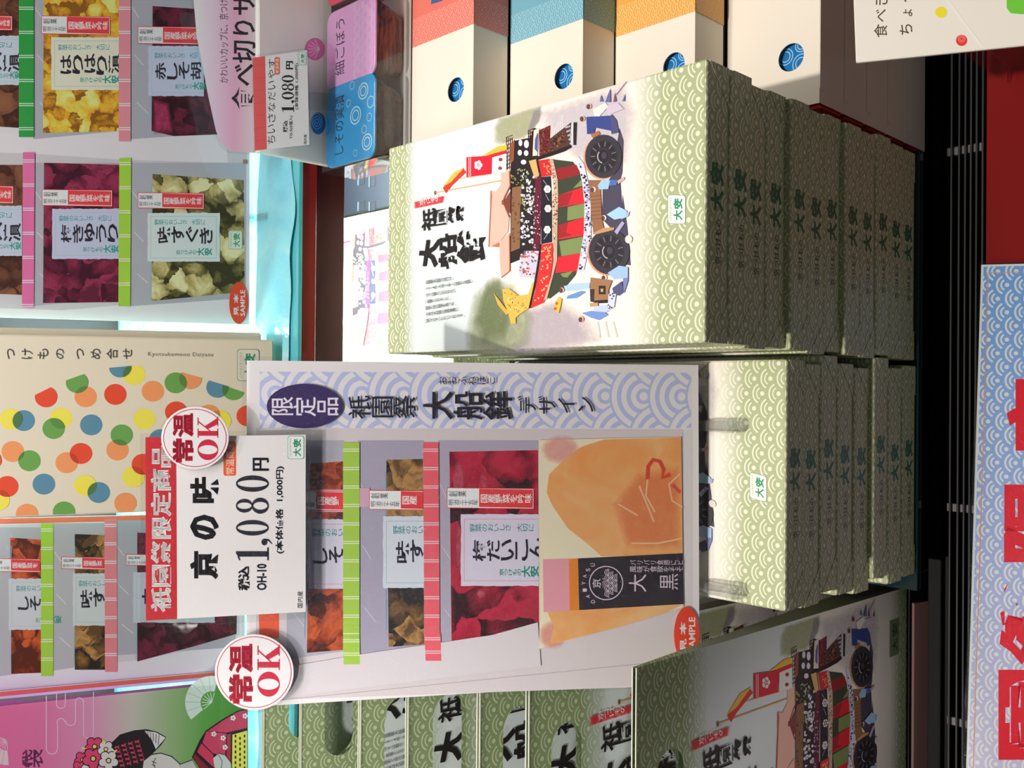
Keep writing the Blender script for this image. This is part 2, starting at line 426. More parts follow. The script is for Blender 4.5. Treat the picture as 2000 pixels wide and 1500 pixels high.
def board(cv, pts, t, mats, name, parent, r=None):
    """a sheet whose outline is given in photo pixels, t thick, its face on the canvas plane"""
    b = prism_bm([cv.uv(p) for p in pts], -t, 0)
    return mesh(name, b, mats, parent)
def struct(name, bm, mat): return tag(mesh(name, bm, mat), kind='structure')

# ------------------------------------------------------------------ the display furniture
DECK = 0.4936
LTOP = DECK + 8*BH; RTOP = DECK + 12*BH
M_BLACK = M((20, 20, 22), 1.0, 0.35, 'black_lacquer'); M_BLK2 = M((8, 8, 9), 1.0, 0.85, 'black_plastic')
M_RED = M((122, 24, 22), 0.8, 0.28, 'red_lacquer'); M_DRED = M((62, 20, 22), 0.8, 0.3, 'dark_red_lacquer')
M_BROWN = M((112, 82, 76), 1.0, 0.7, 'brown_board'); M_TEAL = M((22, 40, 44), 1.0, 0.1, 'dark_glass_edge')
struct('wall_back', box_bm(-1.6, 1.6, 1.62, 1.66, 0, 2.4), M((72, 54, 48), 0.7, 0.6, 'brown_wall'))
struct('floor', box_bm(-1.6, 1.6, -0.6, 1.66, -0.03, 0), M((120, 112, 104), 1.0, 0.5, 'shop_floor'))
struct('added_canopy', box_bm(-1.6, 1.6, 0.955, 1.66, 2.4, 2.44), M((225, 222, 216), 1.0, 0.8, 'canopy_board'))  # unseen canopy slab, added to keep the sun off the upper shelf
# display table: black cabinet, dark glass top
t = thing('display_table', Vector((0.0, 0.9, 0)), 'black display table with a dark glass top under the two green stacks', 'table')
def T(o): return Matrix.Translation(-Vector(o))
mesh('cabinet', box_bm(-0.228, 0.285, 0.475, 1.5, 0.0, DECK-0.012, 0.004), M_BLACK, t, T((0, 0.9, 0)))
mesh('glass_top', box_bm(-0.228, 0.283, 0.437, 1.55, DECK-0.012, DECK, 0.001), M_TEAL, t, T((0, 0.9, 0)))
CBASE = CAMZ - 1.1064*1.06
t = thing('side_cabinet', Vector((0.75, 0.9, 0)), 'low black cabinet under the cream boxes on the right', 'cabinet')
mesh('body', box_bm(0.287, 1.2, 0.47, 1.5, 0.0, CBASE, 0.003), M_BLK2, t, T((0.75, 0.9, 0)))
# brown plinth in front of the bags
px_ = on_y(1795, 1177, 0.478)
t = thing('bag_bench', Vector((-0.6, 0.9, 0)), 'low bench with a reddish brown front board below the green paper bags', 'bench')
mesh('bench_top', box_bm(-0.95, -0.230, 0.490, 1.5, 0.0, BAGZ, 0.002), M_BLACK, t, T((-0.6, 0.9, 0)))
mesh('front_board', prism_bm([(0.4835, BAGZ+0.009), (0.4805, BAGZ+0.009), (0.4735, BAGZ-0.017), (0.4735, BAGZ-0.03), (0.4835, BAGZ-0.03)], -0.95, px_.x, axes='yzx'), M_BROWN, t, T((-0.6, 0.9, 0)))
# air grille and the red sloping front
GZ = CAMZ - 1.172
RYB = on_z(1926, 500, GZ-0.004).y
t = thing('air_grille', Vector((0, 0.42, GZ)), 'black slatted air grille along the front of the display', 'grille')
mesh('trough', box_bm(-0.9, 1.2, RYB+0.002, 0.468, -0.10+GZ, -0.06+GZ), M_BLK2, t, T((0, 0.42, GZ)))
mesh('back_rail', box_bm(-0.9, 1.2, 0.452, 0.468, GZ-0.062, GZ-0.046, 0.002), M_BLK2, t, T((0, 0.42, GZ)))
for k, vx in enumerate((1856, 1871, 1883, 1894, 1905, 1917)):
    y = on_z(vx, 700, GZ).y
    mesh('slat', box_bm(-0.9, 1.2, y-0.0012, y+0.0012, GZ-0.03, GZ, 0.0005), M((13, 13, 14), 1.0, 0.6, 'dark_slat_plastic'), t, T((0, 0.42, GZ)))
for py in (298, 990, 1405):
    a = on_z(1850, py, GZ-0.008); b = on_z(1922, py, GZ-0.008)
    mesh('clip', box_bm(a.x-0.005, a.x+0.005, b.y, a.y, GZ-0.030, GZ-0.006, 0.001), M((84, 82, 82), 0.9, 0.5, 'grey_clip_plastic'), t, T((0, 0.42, GZ)))
RP = on_z(1926, 500, GZ-0.004); RY = RP.y
a33 = math.radians(33)
t = thing('front_panel', Vector((0, RY, 0)), 'red lacquered sloping front panel below the black grille', 'panel')
prof = [(RY, GZ-0.004), (RY-0.26*math.cos(a33), GZ-0.004-0.26*math.sin(a33)), (RY-0.26*math.cos(a33), 0.0), (RY, 0.0)]
mesh('body', prism_bm(prof, -0.9, 1.2, axes='yzx'), M_RED, t, T((0, RY, 0)))

# upper shelf with its frosted film, red rail and lamp strip
SHY = 1.06; SHZ = on_y(583, 500, SHY).z
rail_lo = on_y(622, 500, SHY).z; rail_lo2 = on_y(672, 500, SHY+0.012).z
m, tt = newmat('icy_blue_film', 0.22)
c_ = tt.ramp(tt.noise(tt.obj(), 9, 5, 0.6, 0.8), [(0.35, LC((112, 182, 240), 0.62)), (0.55, LC((130, 194, 242), 0.62)), (0.7, LC((170, 214, 244), 0.66))])
tt.l(c_, tt.b.inputs['Base Color']); bp_ = tt.n('ShaderNodeBump'); bp_.inputs['Strength'].default_value = 0.35; bp_.inputs['Distance'].default_value = 0.01
tt.l(tt.noise(tt.obj(), 14, 4, 0.6, 0.6), bp_.inputs['Height']); tt.l(bp_.outputs[0], tt.b.inputs['Normal'])
M_FILM = m
t = thing('upper_shelf', Vector((0, 1.3, SHZ)), 'upper glass shelf with icy blue film and a red front rail', 'shelf')
SM = T((0, 1.3, SHZ))
mesh('glass', box_bm(-0.9, 0.9, SHY, 1.62, SHZ-0.006, SHZ, 0.0008), M((96, 190, 196), 0.8, 0.08, 'teal_glass'), t, SM)
mesh('rail', box_bm(-0.9, 0.9, SHY+0.004, SHY+0.022, rail_lo, SHZ-0.006, 0.002), M_RED, t, SM)
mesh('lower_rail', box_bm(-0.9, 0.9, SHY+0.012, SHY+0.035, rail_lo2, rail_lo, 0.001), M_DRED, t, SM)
# film: a rumpled sheet with a wavy front edge
b = bmesh.new(); NX, NY = 120, 24; rows = []
for j in range(NY+1):
    r = []
    for i in range(NX+1):
        x = -0.85 + 1.7*i/NX
        yf = SHY + 0.006 + 0.010*(math.sin(x*23)+0.6*math.sin(x*41+1)+0.4*math.sin(x*67+2)+1.2)/2
        y = yf + (1.60-yf)*(j/NY)**1.4
        z = SHZ + 0.0035 + 0.0022*math.sin(x*31+y*17)*math.sin(y*26+x*7) + (0.004*math.exp(-((y-yf-0.03)/0.016)**2))*(0.6+0.4*math.sin(x*29))
        r.append(b.verts.new((x, y, z)))
    rows.append(r)
for j in range(NY):
    for i in range(NX): b.faces.new((rows[j][i], rows[j][i+1], rows[j+1][i+1], rows[j+1][i]))
mesh('film', b, M_FILM, t, SM, smooth=True)

# ------------------------------------------------------------------ green wrapped gift boxes
XC, YC = 0.0415 + BW/2, 0.45 + BD/2
LIDX = 0
def wrap_body(top_mat):
    b = box_bm(-BW/2, BW/2, -BD/2, BD/2, 0, BH-0.0002, 0.0022, 2)
    me = bpy.data.meshes.new('body'); b.to_mesh(me); b.free()
    me.materials.append(M_WRAP); me.materials.append(top_mat)
    uv_by_normal(me)
    for p in me.polygons:
        if p.normal.z > 0.6: p.material_index = 1
    return me
ME_PLAIN = wrap_body(M_TOP)
M_INK = M((16, 104, 66), 0.9, 0.4, 'dark_green_ink'); M_INK2 = M((26, 52, 38), 0.9, 0.4, 'black_green_ink')
u0_text = on_y(1391, 367, 0.45).x - XC
fc = Canvas((0, 0, 0), (1, 0, 0), (0, 0, 1))
def text_uv(cv, s, x0, y0, x1, y1, mat, bold=0.0, vert=False, contrast=0.0):
    vs, fs = glyphs(s, bold, contrast, vert)
    if vs: cv.add([(x0+(x1-x0)*x, y0+(y1-y0)*y) for x, y in vs], fs, cv.c(mat) if isinstance(mat, tuple) else mat)
text_uv(fc, '大', u0_text-0.0205, 0.0075, u0_text-0.0015, 0.028, M_INK, 0.055)
text_uv(fc, '安', u0_text+0.0015, 0.0075, u0_text+0.0215, 0.029, M_INK, 0.05)
text_uv(fc, '京つけもの', u0_text-0.066, 0.0115, u0_text-0.027, 0.0205, M_INK2, 0.012)
FRONT = Matrix.Translation((0, -BD/2, 0)) @ Matrix.Rotation(math.pi/2, 4, 'X')
ME_LETTER = None
def fold_bm(s):
    b = bmesh.new()
    prism_bm([(s*BW/2*0.996, 0.001), (s*BW/2*0.996, BH*0.86), (s*(BW/2-0.034), 0.001)], 0.0, 0.0006, b, 'xzy')
    for v in b.verts: v.co.y = -BD/2 - v.co.y
    return b
def gift_box(label, group, base, dx=0.0, dy=0.0, top=False, rz=0.0):
    r = thing('gift_box', Matrix.Translation(base + Vector((dx, dy, 0))) @ Matrix.Rotation(rz, 4, 'Z'), label, 'gift box', group)
    link('body', ME_PLAIN, r)
    global ME_LETTER
    if ME_LETTER is None:
        o = fc.build('lettering', r, FRONT); ME_LETTER = o.data
        for s in (-1, 1):
            f = mesh('paper_fold', fold_bm(s), M_WRAP, r); uv_by_normal(f.data); FOLDS.append(f.data)
    else:
        link('lettering', ME_LETTER, r, FRONT)
        for d in FOLDS: link('paper_fold', d, r)
    return r
FOLDS = []
ORD = ['top', 'second', 'third', 'fourth', 'fifth', 'sixth', 'seventh', 'eighth', 'ninth', 'tenth', 'eleventh', 'twelfth']
cxy = [(278,668),(375,680),(487,743),(593,750),(697,783),(783,825),(857,820),(950,857),(1008,883),(1083,873),(1150,917),(1205,935)]
dys = [-0.004, -0.005, 0.001, 0.0005, -0.005, -0.004, -0.003, -0.0085, -0.008, -0.0095, -0.009, -0.008]
right_stack = []
for i in range(12):
    zc = DECK + (11-i)*BH
    p = on_y(1280+cxy[i][0]/2.5, 100+cxy[i][1]/2.5, 0.45+dys[i])
    dx = 0.0 if i == 0 else max(-0.012, min(0.0, (p.x - XC - u0_text)*0.8))
    lab = ('green gift box on top of the taller right stack, its float picture in sun' if i == 0 else
           'green gift box at the very bottom of the taller right stack' if i == 11 else
           f'green wave-patterned gift box, {ORD[i]} from the top of the taller right stack')
    right_stack.append(gift_box(lab, 'green gift boxes in the tall right stack', Vector((XC, YC, zc)), dx, dys[i]))
# left stack
pl = on_z(1536, 1195, LTOP); pr = on_z(1536, 698, LTOP)
LXC = (pl.x + pr.x)/2 - 0.001; LYF = pr.y
lc = [(712,645),(810,665),(900,605),(985,635),(1075,645),(1168,580),(1232,625),(1312,600)]
ldy = [0.0, 0.002, 0.001, 0.0005, -0.001, -0.0065, -0.007, -0.008]
left_stack = []
for i in range(8):
    zc = DECK + (7-i)*BH
    p = on_y(1300+lc[i][0]/2.778, 680+lc[i][1]/2.778, LYF+ldy[i])
    dx = max(-0.006, min(0.010, p.x - LXC - u0_text))
    if i == 0: dx = 0.0
    lab = ('green gift box on top of the shorter left stack, holding the acrylic stand' if i == 0 else
           'green gift box at the very bottom of the shorter left stack' if i == 7 else
           f'green wave-patterned gift box, {ORD[i]} from the top of the shorter left stack')
    left_stack.append(gift_box(lab, 'green gift boxes in the shorter left stack', Vector((LXC, LYF+BD/2, zc)), dx, ldy[i]))

# ------------------------------------------------------------------ the festival-float picture printed on box and bag
ac = Canvas((XC, YC + dys[0], RTOP), (1, 0, 0), (0, 1, 0), eps=6e-6); ac.lvl = 0.98
def A(x, y): return (940+x/6.25, 160+y/6.25)
def B(x, y): return (940+x/5.357, 380+y/5.357)
def C3(x, y): return (750+x/2.5, 100+y/2.5)
def D3(x, y): return (800+x/5.172, 370+y/5.172)
ac.wash([C3(*p) for p in ((740,290),(1190,140),(1240,300),(1200,560),(960,560),(780,420))], (208, 200, 206), 0.8, 0.7)
ac.wash([C3(*p) for p in ((640,1250),(860,1200),(1010,1290),(1090,1420),(900,1470),(600,1495),(480,1450),(560,1330))], (188, 176, 184), 0.85, 0.6)
ac.wash([C3(*p) for p in ((430,1180),(530,1090),(640,1130),(740,1300),(720,1440),(600,1490),(400,1490),(390,1380))], (170, 176, 140), 0.9, 0.7)
ac.wash([C3(*p) for p in ((500,1110),(570,1095),(600,1180),(640,1290),(600,1420),(480,1440),(430,1330),(470,1200))], (118, 130, 88), 0.9, 0.55)
ac.wash([A(*p) for p in ((140,560),(200,440),(400,380),(580,320),(740,280),(760,380),(660,580),(580,640),(540,700),(380,720),(240,780),(140,760))], (176, 178, 140), 0.85, 0.75)
ac.wash([A(*p) for p in ((640,330),(740,280),(730,480),(600,620),(540,660),(600,480))], (160, 150, 162), 0.7, 0.6)
for q in range(5): ac.line([A(900+22*q, 560-40*q), A(880+30*q, 900)], 1.0, (232, 228, 228))
# crowd shade and road shade
ac.poly([A(1690,560),A(1740,720),A(1725,1100),A(1700,1200),A(1720,1500),B(1480,0),B(1530,340),B(1565,740),B(1480,730),B(1400,400),B(1260,250),A(1480,1480),A(1480,1300),A(1590,1150)], (76, 70, 88))
# hull
ac.poly([A(880,945),A(1120,975),A(1195,1080),A(1235,1250),A(1260,1500),B(1085,90),B(1080,300),B(1050,620),B(990,840),B(900,950),B(720,1090),B(690,1080),B(800,690),B(805,0),A(945,1450),A(935,1200)], (62, 68, 50))
for pts, c in (([A(905,1060),A(1160,1010),A(1215,1130),A(930,1200)], (150, 36, 42)), ([A(950,1380),A(1240,1285),A(1262,1480),B(1085,80),B(800,135)], (222, 38, 50)),
        ([A(950,1380),A(1120,1340),A(1060,1500),B(860,120),B(800,135)], (160, 38, 44)),
        ([B(810,320),B(1080,240),B(1075,430),B(805,470)], (222, 38, 50)), ([B(810,320),B(910,290),B(890,400),B(960,420),B(805,460)], (160, 38, 44)),
        ([B(800,655),B(1050,610),B(1000,800),B(775,820)], (222, 38, 50)), ([B(905,130),B(1085,90),B(1080,240),B(900,275)], (126, 142, 84)),
        ([B(815,490),B(1065,440),B(1050,610),B(840,645)], (126, 142, 84)), ([B(830,830),B(960,800),B(900,870),B(850,860)], (126, 142, 84)),
        ([A(1120,1300),A(1235,1180),A(1240,1270)], (126, 142, 84))): ac.poly(pts, c)
# house on the float
ac.poly([A(360,1000),A(400,720),A(600,680),A(640,560),A(710,580),A(690,930),A(730,1150),A(735,1500),B(635,0),B(620,520),B(610,600),B(310,720),B(305,590),B(310,0),A(350,1280)], (42, 34, 36))
ac.poly([B(320,0),B(410,0),B(405,560),B(310,600)], (140, 100, 68)); ac.poly([A(380,1290),A(490,1270),A(490,1500),A(370,1500)], (140, 100, 68))
ac.scatter([B(325,10),B(400,10),B(395,480),B(320,500)], 22, 2.2, [(96, 68, 50)], 1)
fig = [B(430,0),B(550,0),B(540,520),B(420,540)]; fig2 = [B(420,600),B(600,590),B(560,850),B(400,830)]; fig3 = [A(500,1100),A(690,1050),A(720,1500),A(500,1500)]
ac.scatter(fig, 34, 3.6, [(228, 224, 240)], 2); ac.scatter(fig, 14, 2.2, [(52, 44, 52), (150, 160, 90)], 3)
ac.scatter(fig3, 34, 3.6, [(226, 222, 240)], 4); ac.scatter(fig3, 16, 2.4, [(46, 40, 46), (160, 170, 96)], 5)
ac.scatter([A(370,1060),A(560,1040),A(560,1270),A(370,1270)], 26, 2.2, [(150, 164, 96), (34, 30, 32)], 6)
ac.poly([B(470,590),B(620,590),B(600,700),B(560,880),B(400,860),B(400,720)], (206, 200, 216)); ac.scatter(fig2, 18, 2.6, [(240, 236, 244), (120, 92, 110), (222, 96, 70)], 7)
ac.poly([B(555,0),B(632,0),B(618,560),B(545,600)], (104, 30, 52)); ac.poly([A(660,1180),A(735,1150),A(738,1500),A(665,1500)], (104, 30, 52))
ac.scatter([B(558,0),B(628,0),B(612,560),B(548,580)], 26, 1.6, [(210, 190, 214), (44, 24, 34)], 8)
for (a0, a1, b0, b1) in ((310,380,650,1070), (580,640,570,900)):
    for q in range(4): ac.line([A(a0+(a1-a0)*q/3, b0+30), A(a0+(a1-a0)*q/3-14, b1)], 1.3, (66, 26, 26))
    for q in range(9): ac.line([A(a0-8, b0+30+(b1-b0-40)*q/8), A(a1+4, b0+(b1-b0-40)*q/8)], 1.3, (66, 26, 26))
ac.poly([A(355,780),A(410,700),A(400,960),A(360,1000)], (150, 84, 50))
for x, y, rx, ry in ((482,745,24,40),(474,865,26,36),(555,760,30,50),(552,870,28,36),(520,980,34,30)): ac.poly(ell(*A(x, y), rx/6.25, ry/6.25, 14), (222, 220, 236))
ac.poly([A(645,590),A(710,565),A(690,900),A(630,905)], (224, 220, 198)); ac.poly([A(690,620),A(700,640),A(690,860),A(655,820),A(660,700)], (84, 94, 156))
ac.poly([A(712,590),A(845,530),A(840,690),A(838,880),A(712,900)], (108, 34, 36)); ac.scatter([A(715,600),A(830,550),A(830,870),A(715,880)], 22, 2.0, [(150, 84, 66), (70, 26, 30)], 9)
ac.poly([A(835,700),A(1100,495),A(1080,700),A(1110,770),A(835,890)], (86, 56, 46)); ac.scatter([A(850,720),A(1010,600),A(1030,740),A(850,850)], 22, 2.6, [(168, 92, 52), (52, 36, 34)], 10)
for q in range(5): ac.line([A(1030+14*q, 560+50*q), A(1090+4*q, 540+50*q)], 3.0, (176, 176, 186))
ac.poly([A(1108,495),A(1130,495),A(1125,770),A(1100,775)], (208, 206, 210)); ac.poly([A(1132,495),A(1172,495),A(1162,772),A(1132,770)], (40, 34, 38))
ac.poly([A(640,930),A(1100,770),A(1110,800),A(1020,850),A(860,905),A(680,960)], (40, 32, 32))
ac.poly([A(585,965),A(672,945),A(712,1150),A(655,1172)], (216, 176, 108))
ac.poly([A(735,1165),A(850,1150),A(868,1500),B(738,0),B(742,500),B(630,520),B(635,0),A(738,1500)], (36, 34, 44))
for p, r in ((A(812,1310), 6.8), (B(702,148), 6.6), (B(695,368), 6.8)):
    for q in range(6): ac.poly(ell(p[0]+r*.55*math.cos(q*1.047), p[1]+r*.62*math.sin(q*1.047), r*.5, r*.55, 10), (238, 234, 226), same=q > 0)
    ac.poly(ell(p[0], p[1], r*.35, r*.4, 10), (120, 116, 124)); ac.poly(ell(p[0], p[1], r*.24, r*.26, 8), (240, 236, 228))
ac.line([A(760,1200), A(815,1270)], .8, (190, 190, 206)); ac.line([A(790,1370), A(830,1450)], .8, (190, 190, 206)); ac.line([B(660,470), B(700,410)], .8, (190, 190, 206))
ac.poly([A(700,960),A(850,938),A(872,1140),A(740,1162)], (206, 42, 44)); ac.poly([B(632,525),B(755,505),B(752,700),B(705,1040),B(660,1130),B(520,1192),B(565,1020),B(622,700)], (216, 48, 50))
ac.scatter([A(760,990),A(850,960),A(860,1120),A(800,1120)], 14, 1.7, [(236, 176, 120)], 11)
ac.scatter([B(640,560),B(740,540),B(735,700),B(690,1020),B(640,1110),B(560,1120),B(620,820)], 40, 2.0, [(240, 186, 124)], 12)
ac.line([B(626,520), B(604,700), B(560,960), B(505,1190)], 3.6, (32, 26, 28))
ac.poly([A(838,940),A(882,940),A(940,1200),A(948,1500),B(808,0),B(800,500),B(798,690),B(690,1100),B(660,1105),B(740,850),B(765,640),B(755,500),B(742,0),A(870,1500),A(885,1240)], (196, 168, 142))
ac.scatter([A(850,960),A(890,1010),A(945,1500),A(880,1500),A(890,1240)], 26, 1.8, [(150, 74, 58), (226, 206, 180)], 13); ac.scatter([B(750,10),B(800,10),B(795,470),B(755,470)], 30, 1.8, [(150, 74, 58), (226, 206, 180)], 14)
# roofs
ac.poly([A(120,1330),A(180,1345),A(245,1250),A(250,1080),A(350,1080),A(358,1270),A(300,1400),A(270,1500),B(270,110),B(300,230),B(285,390),B(210,480),B(110,540),B(80,550),B(100,200),B(105,0)], (238, 186, 166))
ac.poly([B(195,500),B(300,400),B(302,800),B(215,872),(B(198,700))], (236, 182, 162)); ac.line([B(112,0),B(96,300),B(86,548)], 2.4, (176, 92, 66)); ac.line([B(300,430),B(304,800),B(215,870)], 2.0, (176, 92, 66))
ac.line([A(125,1330),A(122,1500)], 2.6, (186, 100, 72)); ac.line([A(352,1090),A(358,1270),A(290,1410),A(262,1500),B(225,60),B(280,190),B(300,240)], 2.6, (150, 80, 58))
ac.poly([A(330,1380),A(365,1330),A(370,1500),B(312,0),B(312,200),B(275,180),B(240,80),A(290,1450)], (126, 66, 54)); ac.poly([B(195,500),B(110,545),B(190,550)], (222, 110, 76))
# flags and poles
ac.line([C3(250,692), C3(575,632)], 2.2, (216, 172, 112)); ac.line([C3(350,626), C3(592,590)], 1.6, (222, 180, 120)); ac.ell(*C3(252, 692), 2, 4, (130, 96, 60))
ac.poly([C3(290,668),C3(318,640),C3(388,575),C3(402,592),C3(330,660),C3(305,694)], (222, 58, 52)); ac.poly([C3(288,664),C3(345,590),C3(395,568),C3(330,640)], (240, 190, 70))
ac.poly([C3(405,518),C3(500,512),C3(598,485),C3(602,500),C3(530,520),C3(525,600),C3(405,616)], (216, 36, 56)); ac.poly([C3(480,512),C3(560,465),C3(602,458),C3(602,482),C3(520,506)], (240, 190, 62))
ac.poly([C3(531,520),C3(600,500),C3(600,590),C3(529,600)], (236, 232, 226)); ac.line([C3(417,520), C3(417,612)], .9, (240, 232, 228)); ac.line([C3(425,520), C3(425,612)], 1.2, (240, 232, 228))
p = C3(463, 557)
for q in range(5): ac.poly(ell(p[0]+4.6*math.cos(q*1.257), p[1]+5.4*math.sin(q*1.257), 3.7, 4.2, 12), (242, 234, 230), same=q > 0)
ac.ell(*p, 2.6, 3.0, (216, 36, 56)); ac.ell(*p, 1.5, 1.8, (242, 234, 230))
for x, y in ((572,530),(570,572)): ac.ell(*C3(x, y), 4, 3.4, (150, 60, 60))
# crowd between hull and wheels
ac.poly([A(1180,900),A(1260,1000),A(1330,1300),A(1330,1500),B(1150,0),B(1155,480),B(1110,650),B(1080,790),B(1010,820),B(1040,640),B(1080,400),B(1088,0),A(1262,1450),A(1240,1240),A(1200,1050)], (214, 214, 232))
ac.scatter([A(1190,950),A(1320,1250),A(1330,1500),A(1270,1480),A(1240,1200)], 22, 2.4, [(44, 42, 58), (170, 172, 200)], 15); ac.scatter([B(1090,0),B(1150,0),B(1150,480),B(1060,780),B(1030,780),B(1085,400)], 34, 2.4, [(44, 42, 58), (168, 170, 200)], 16)
ac.poly([A(1320,1200),A(1460,1200),A(1470,1500),B(1258,0),B(1268,250),B(1290,350),B(1180,420),B(1155,200),B(1145,0),A(1335,1500)], (152, 104, 74))
for q in range(7): ac.line([B(1150, 20+40*q), B(1262, 10+40*q)], 1.2, (108, 72, 54))
# wheels
def wheel(cx, cy, rx, ry):
    ac.ell(cx-3.0, cy+2.5, rx, ry, (222, 150, 110)); ac.ell(cx, cy, rx, ry, (58, 54, 62)); ac.ring(cx, cy, rx*.74, ry*.74, rx*.42, (44, 40, 46))
    vs = []
    ac.k += 1
    for q in range(22):
        a = q*2*math.pi/22
        ac.line([(cx+rx*.46*math.cos(a), cy+ry*.46*math.sin(a)), (cx+rx*.70*math.cos(a), cy+ry*.70*math.sin(a))], 1.7, (128, 116, 118) if q % 2 else (26, 24, 28), same=True)
    ac.ell(cx-1, cy, rx*.32, ry*.32, (36, 32, 40)); ac.ring(cx-1, cy, rx*.32, ry*.32, 2.2, (176, 168, 176), 16, math.pi*.55, math.pi*1.25); ac.ell(cx+1, cy-2, rx*.14, ry*.16, (70, 64, 74))
wheel(*A(1500, 912), 36, 42.5); wheel(*B(1345, 598), 40, 44.5)
ac.poly([A(1340,640),A(1440,600),A(1465,640),A(1370,690)], (170, 110, 66)); ac.poly([B(1290,350),B(1400,345),B(1395,370),B(1200,420),B(1185,400)], (196, 148, 100))
def person(body, legs, head, c1, c2, hc=(214, 168, 154)):
    ac.poly(legs, c2); ac.poly(body, c1); ac.ell(head[0], head[1], 5.0, 5.2, hc); ac.ell(head[0]-1.5, head[1]+.8, 3.8, 5.0, (96, 66, 66))
person([A(1290,430),A(1580,415),A(1600,600),A(1400,560),A(1390,630),A(1300,640)], [A(1560,430),A(1605,400),A(1660,470),A(1690,620),A(1600,640)], A(1245,450), (60, 72, 138), (78, 78, 124))
person([A(1370,340),A(1520,255),A(1560,300),A(1450,425),A(1390,420)], [A(1520,300),A(1680,260),A(1750,330),A(1580,400)], A(1325,300), (238, 230, 220), (206, 190, 206))
for pts, c in (([A(1520,250),A(1585,80),A(1590,250)], (104, 104, 158)), ([A(1455,245),A(1470,160),A(1500,240)], (104, 104, 158)), ([A(1620,250),A(1640,130),A(1660,240)], (140, 76, 100)), ([A(1730,240),A(1765,140),A(1760,240)], (96, 100, 166))): ac.poly(pts, c)
ac.line([A(1655,160), A(1780,0)], 1.2, (130, 90, 100))
person([A(1430,1270),A(1480,1195),A(1580,1205),A(1560,1310),A(1450,1315)], [A(1560,1195),A(1675,1200),A(1660,1262),A(1560,1270)], A(1375,1315), (160, 198, 226), (80, 110, 178), (236, 226, 220))
ac.poly([A(1670,1210),A(1750,1160),A(1760,1190),A(1680,1250)], (220, 170, 158))
person([B(1320,210),B(1450,130),B(1530,170),B(1520,240),B(1400,265)], [B(1460,200),B(1560,180),B(1545,230),B(1470,262)], B(1290,245), (168, 206, 232), (170, 180, 216), (238, 228, 222))
ac.ell(*B(1550, 470), 7, 8, (232, 218, 212)); ac.poly([B(1400,390),B(1480,280),B(1510,300),B(1430,420)], (172, 168, 200))
person([B(1330,820),B(1450,745),B(1540,760),B(1540,870),B(1400,890)], [B(1430,760),B(1545,760),B(1545,900),B(1500,1040),B(1490,880)], B(1295,870), (160, 192, 226), (120, 130, 180), (236, 226, 220))
person([B(870,960),B(960,935),B(1145,925),B(1140,985),B(1030,1000),B(900,1015)], [B(910,1060),B(1050,1010),B(1100,1020),B(1000,1085),B(900,1092)], B(850,1000), (176, 206, 228), (108, 148, 206))
ac.poly([B(1380,980),B(1480,905),B(1500,1020),B(1450,1060),B(1390,1040)], (82, 84, 124))
ac.poly([B(1150,870),B(1380,900),B(1340,1000),B(1340,1125),B(1200,1145),B(1150,1000)], (160, 118, 80)); ac.poly([B(1238,955),B(1310,955),B(1310,1045),B(1238,1045)], (46, 38, 38)); ac.poly([B(1258,985),B(1285,985),B(1285,1020),B(1258,1020)], (204, 164, 110))
ac.poly([B(1190,1110),B(1335,1100),B(1335,1135),B(1195,1140)], (40, 34, 36)); ac.poly([B(1145,990),B(1195,990),B(1190,1130),B(1150,1120)], (66, 50, 48)); ac.poly([B(1140,1140),B(1230,1130),B(1230,1170),B(1150,1175)], (196, 152, 96))
person([B(1060,1240),B(1150,1220),B(1300,1230),B(1335,1260),B(1240,1315),B(1160,1290)], [B(1180,1170),B(1330,1160),B(1330,1230),B(1200,1240)], B(1055,1305), (116, 146, 210), (190, 204, 228))
ac.poly([B(1340,1040),B(1420,1040),B(1400,1180),B(1330,1220)], (206, 212, 230)); ac.scatter([B(1340,1040),B(1420,1040),B(1400,1180),B(1330,1220)], 8, 2.2, [(60, 58, 76)], 17)
for q in range(3): ac.line([B(1225+80*q, 1330), B(1250+90*q, 1500)], .9, (186, 156, 146))
# golden figurehead and bright parrots
ac.poly([B(230,990),B(300,985),B(400,1060),B(500,1045),B(545,920),B(562,930),B(505,1190),B(410,1255),B(370,1290),B(372,1350),B(320,1355),B(290,1240),B(240,1110)], (222, 182, 80))
ac.poly([B(140,1030),B(195,1100),B(300,1240),B(270,1260),B(180,1150)], (214, 172, 74)); ac.scatter([B(250,1010),B(480,1080),B(480,1180),B(380,1240),B(300,1210)], 20, 2.2, [(244, 214, 124), (182, 138, 58)], 18)
ac.poly([B(810,1075),B(852,1090),B(842,1160),B(820,1245),B(772,1200),B(780,1150)], (242, 190, 72)); ac.ell(*B(800, 1140), 3, 3, (222, 80, 50)); ac.ell(*B(785, 1195), 3, 3, (222, 80, 50))
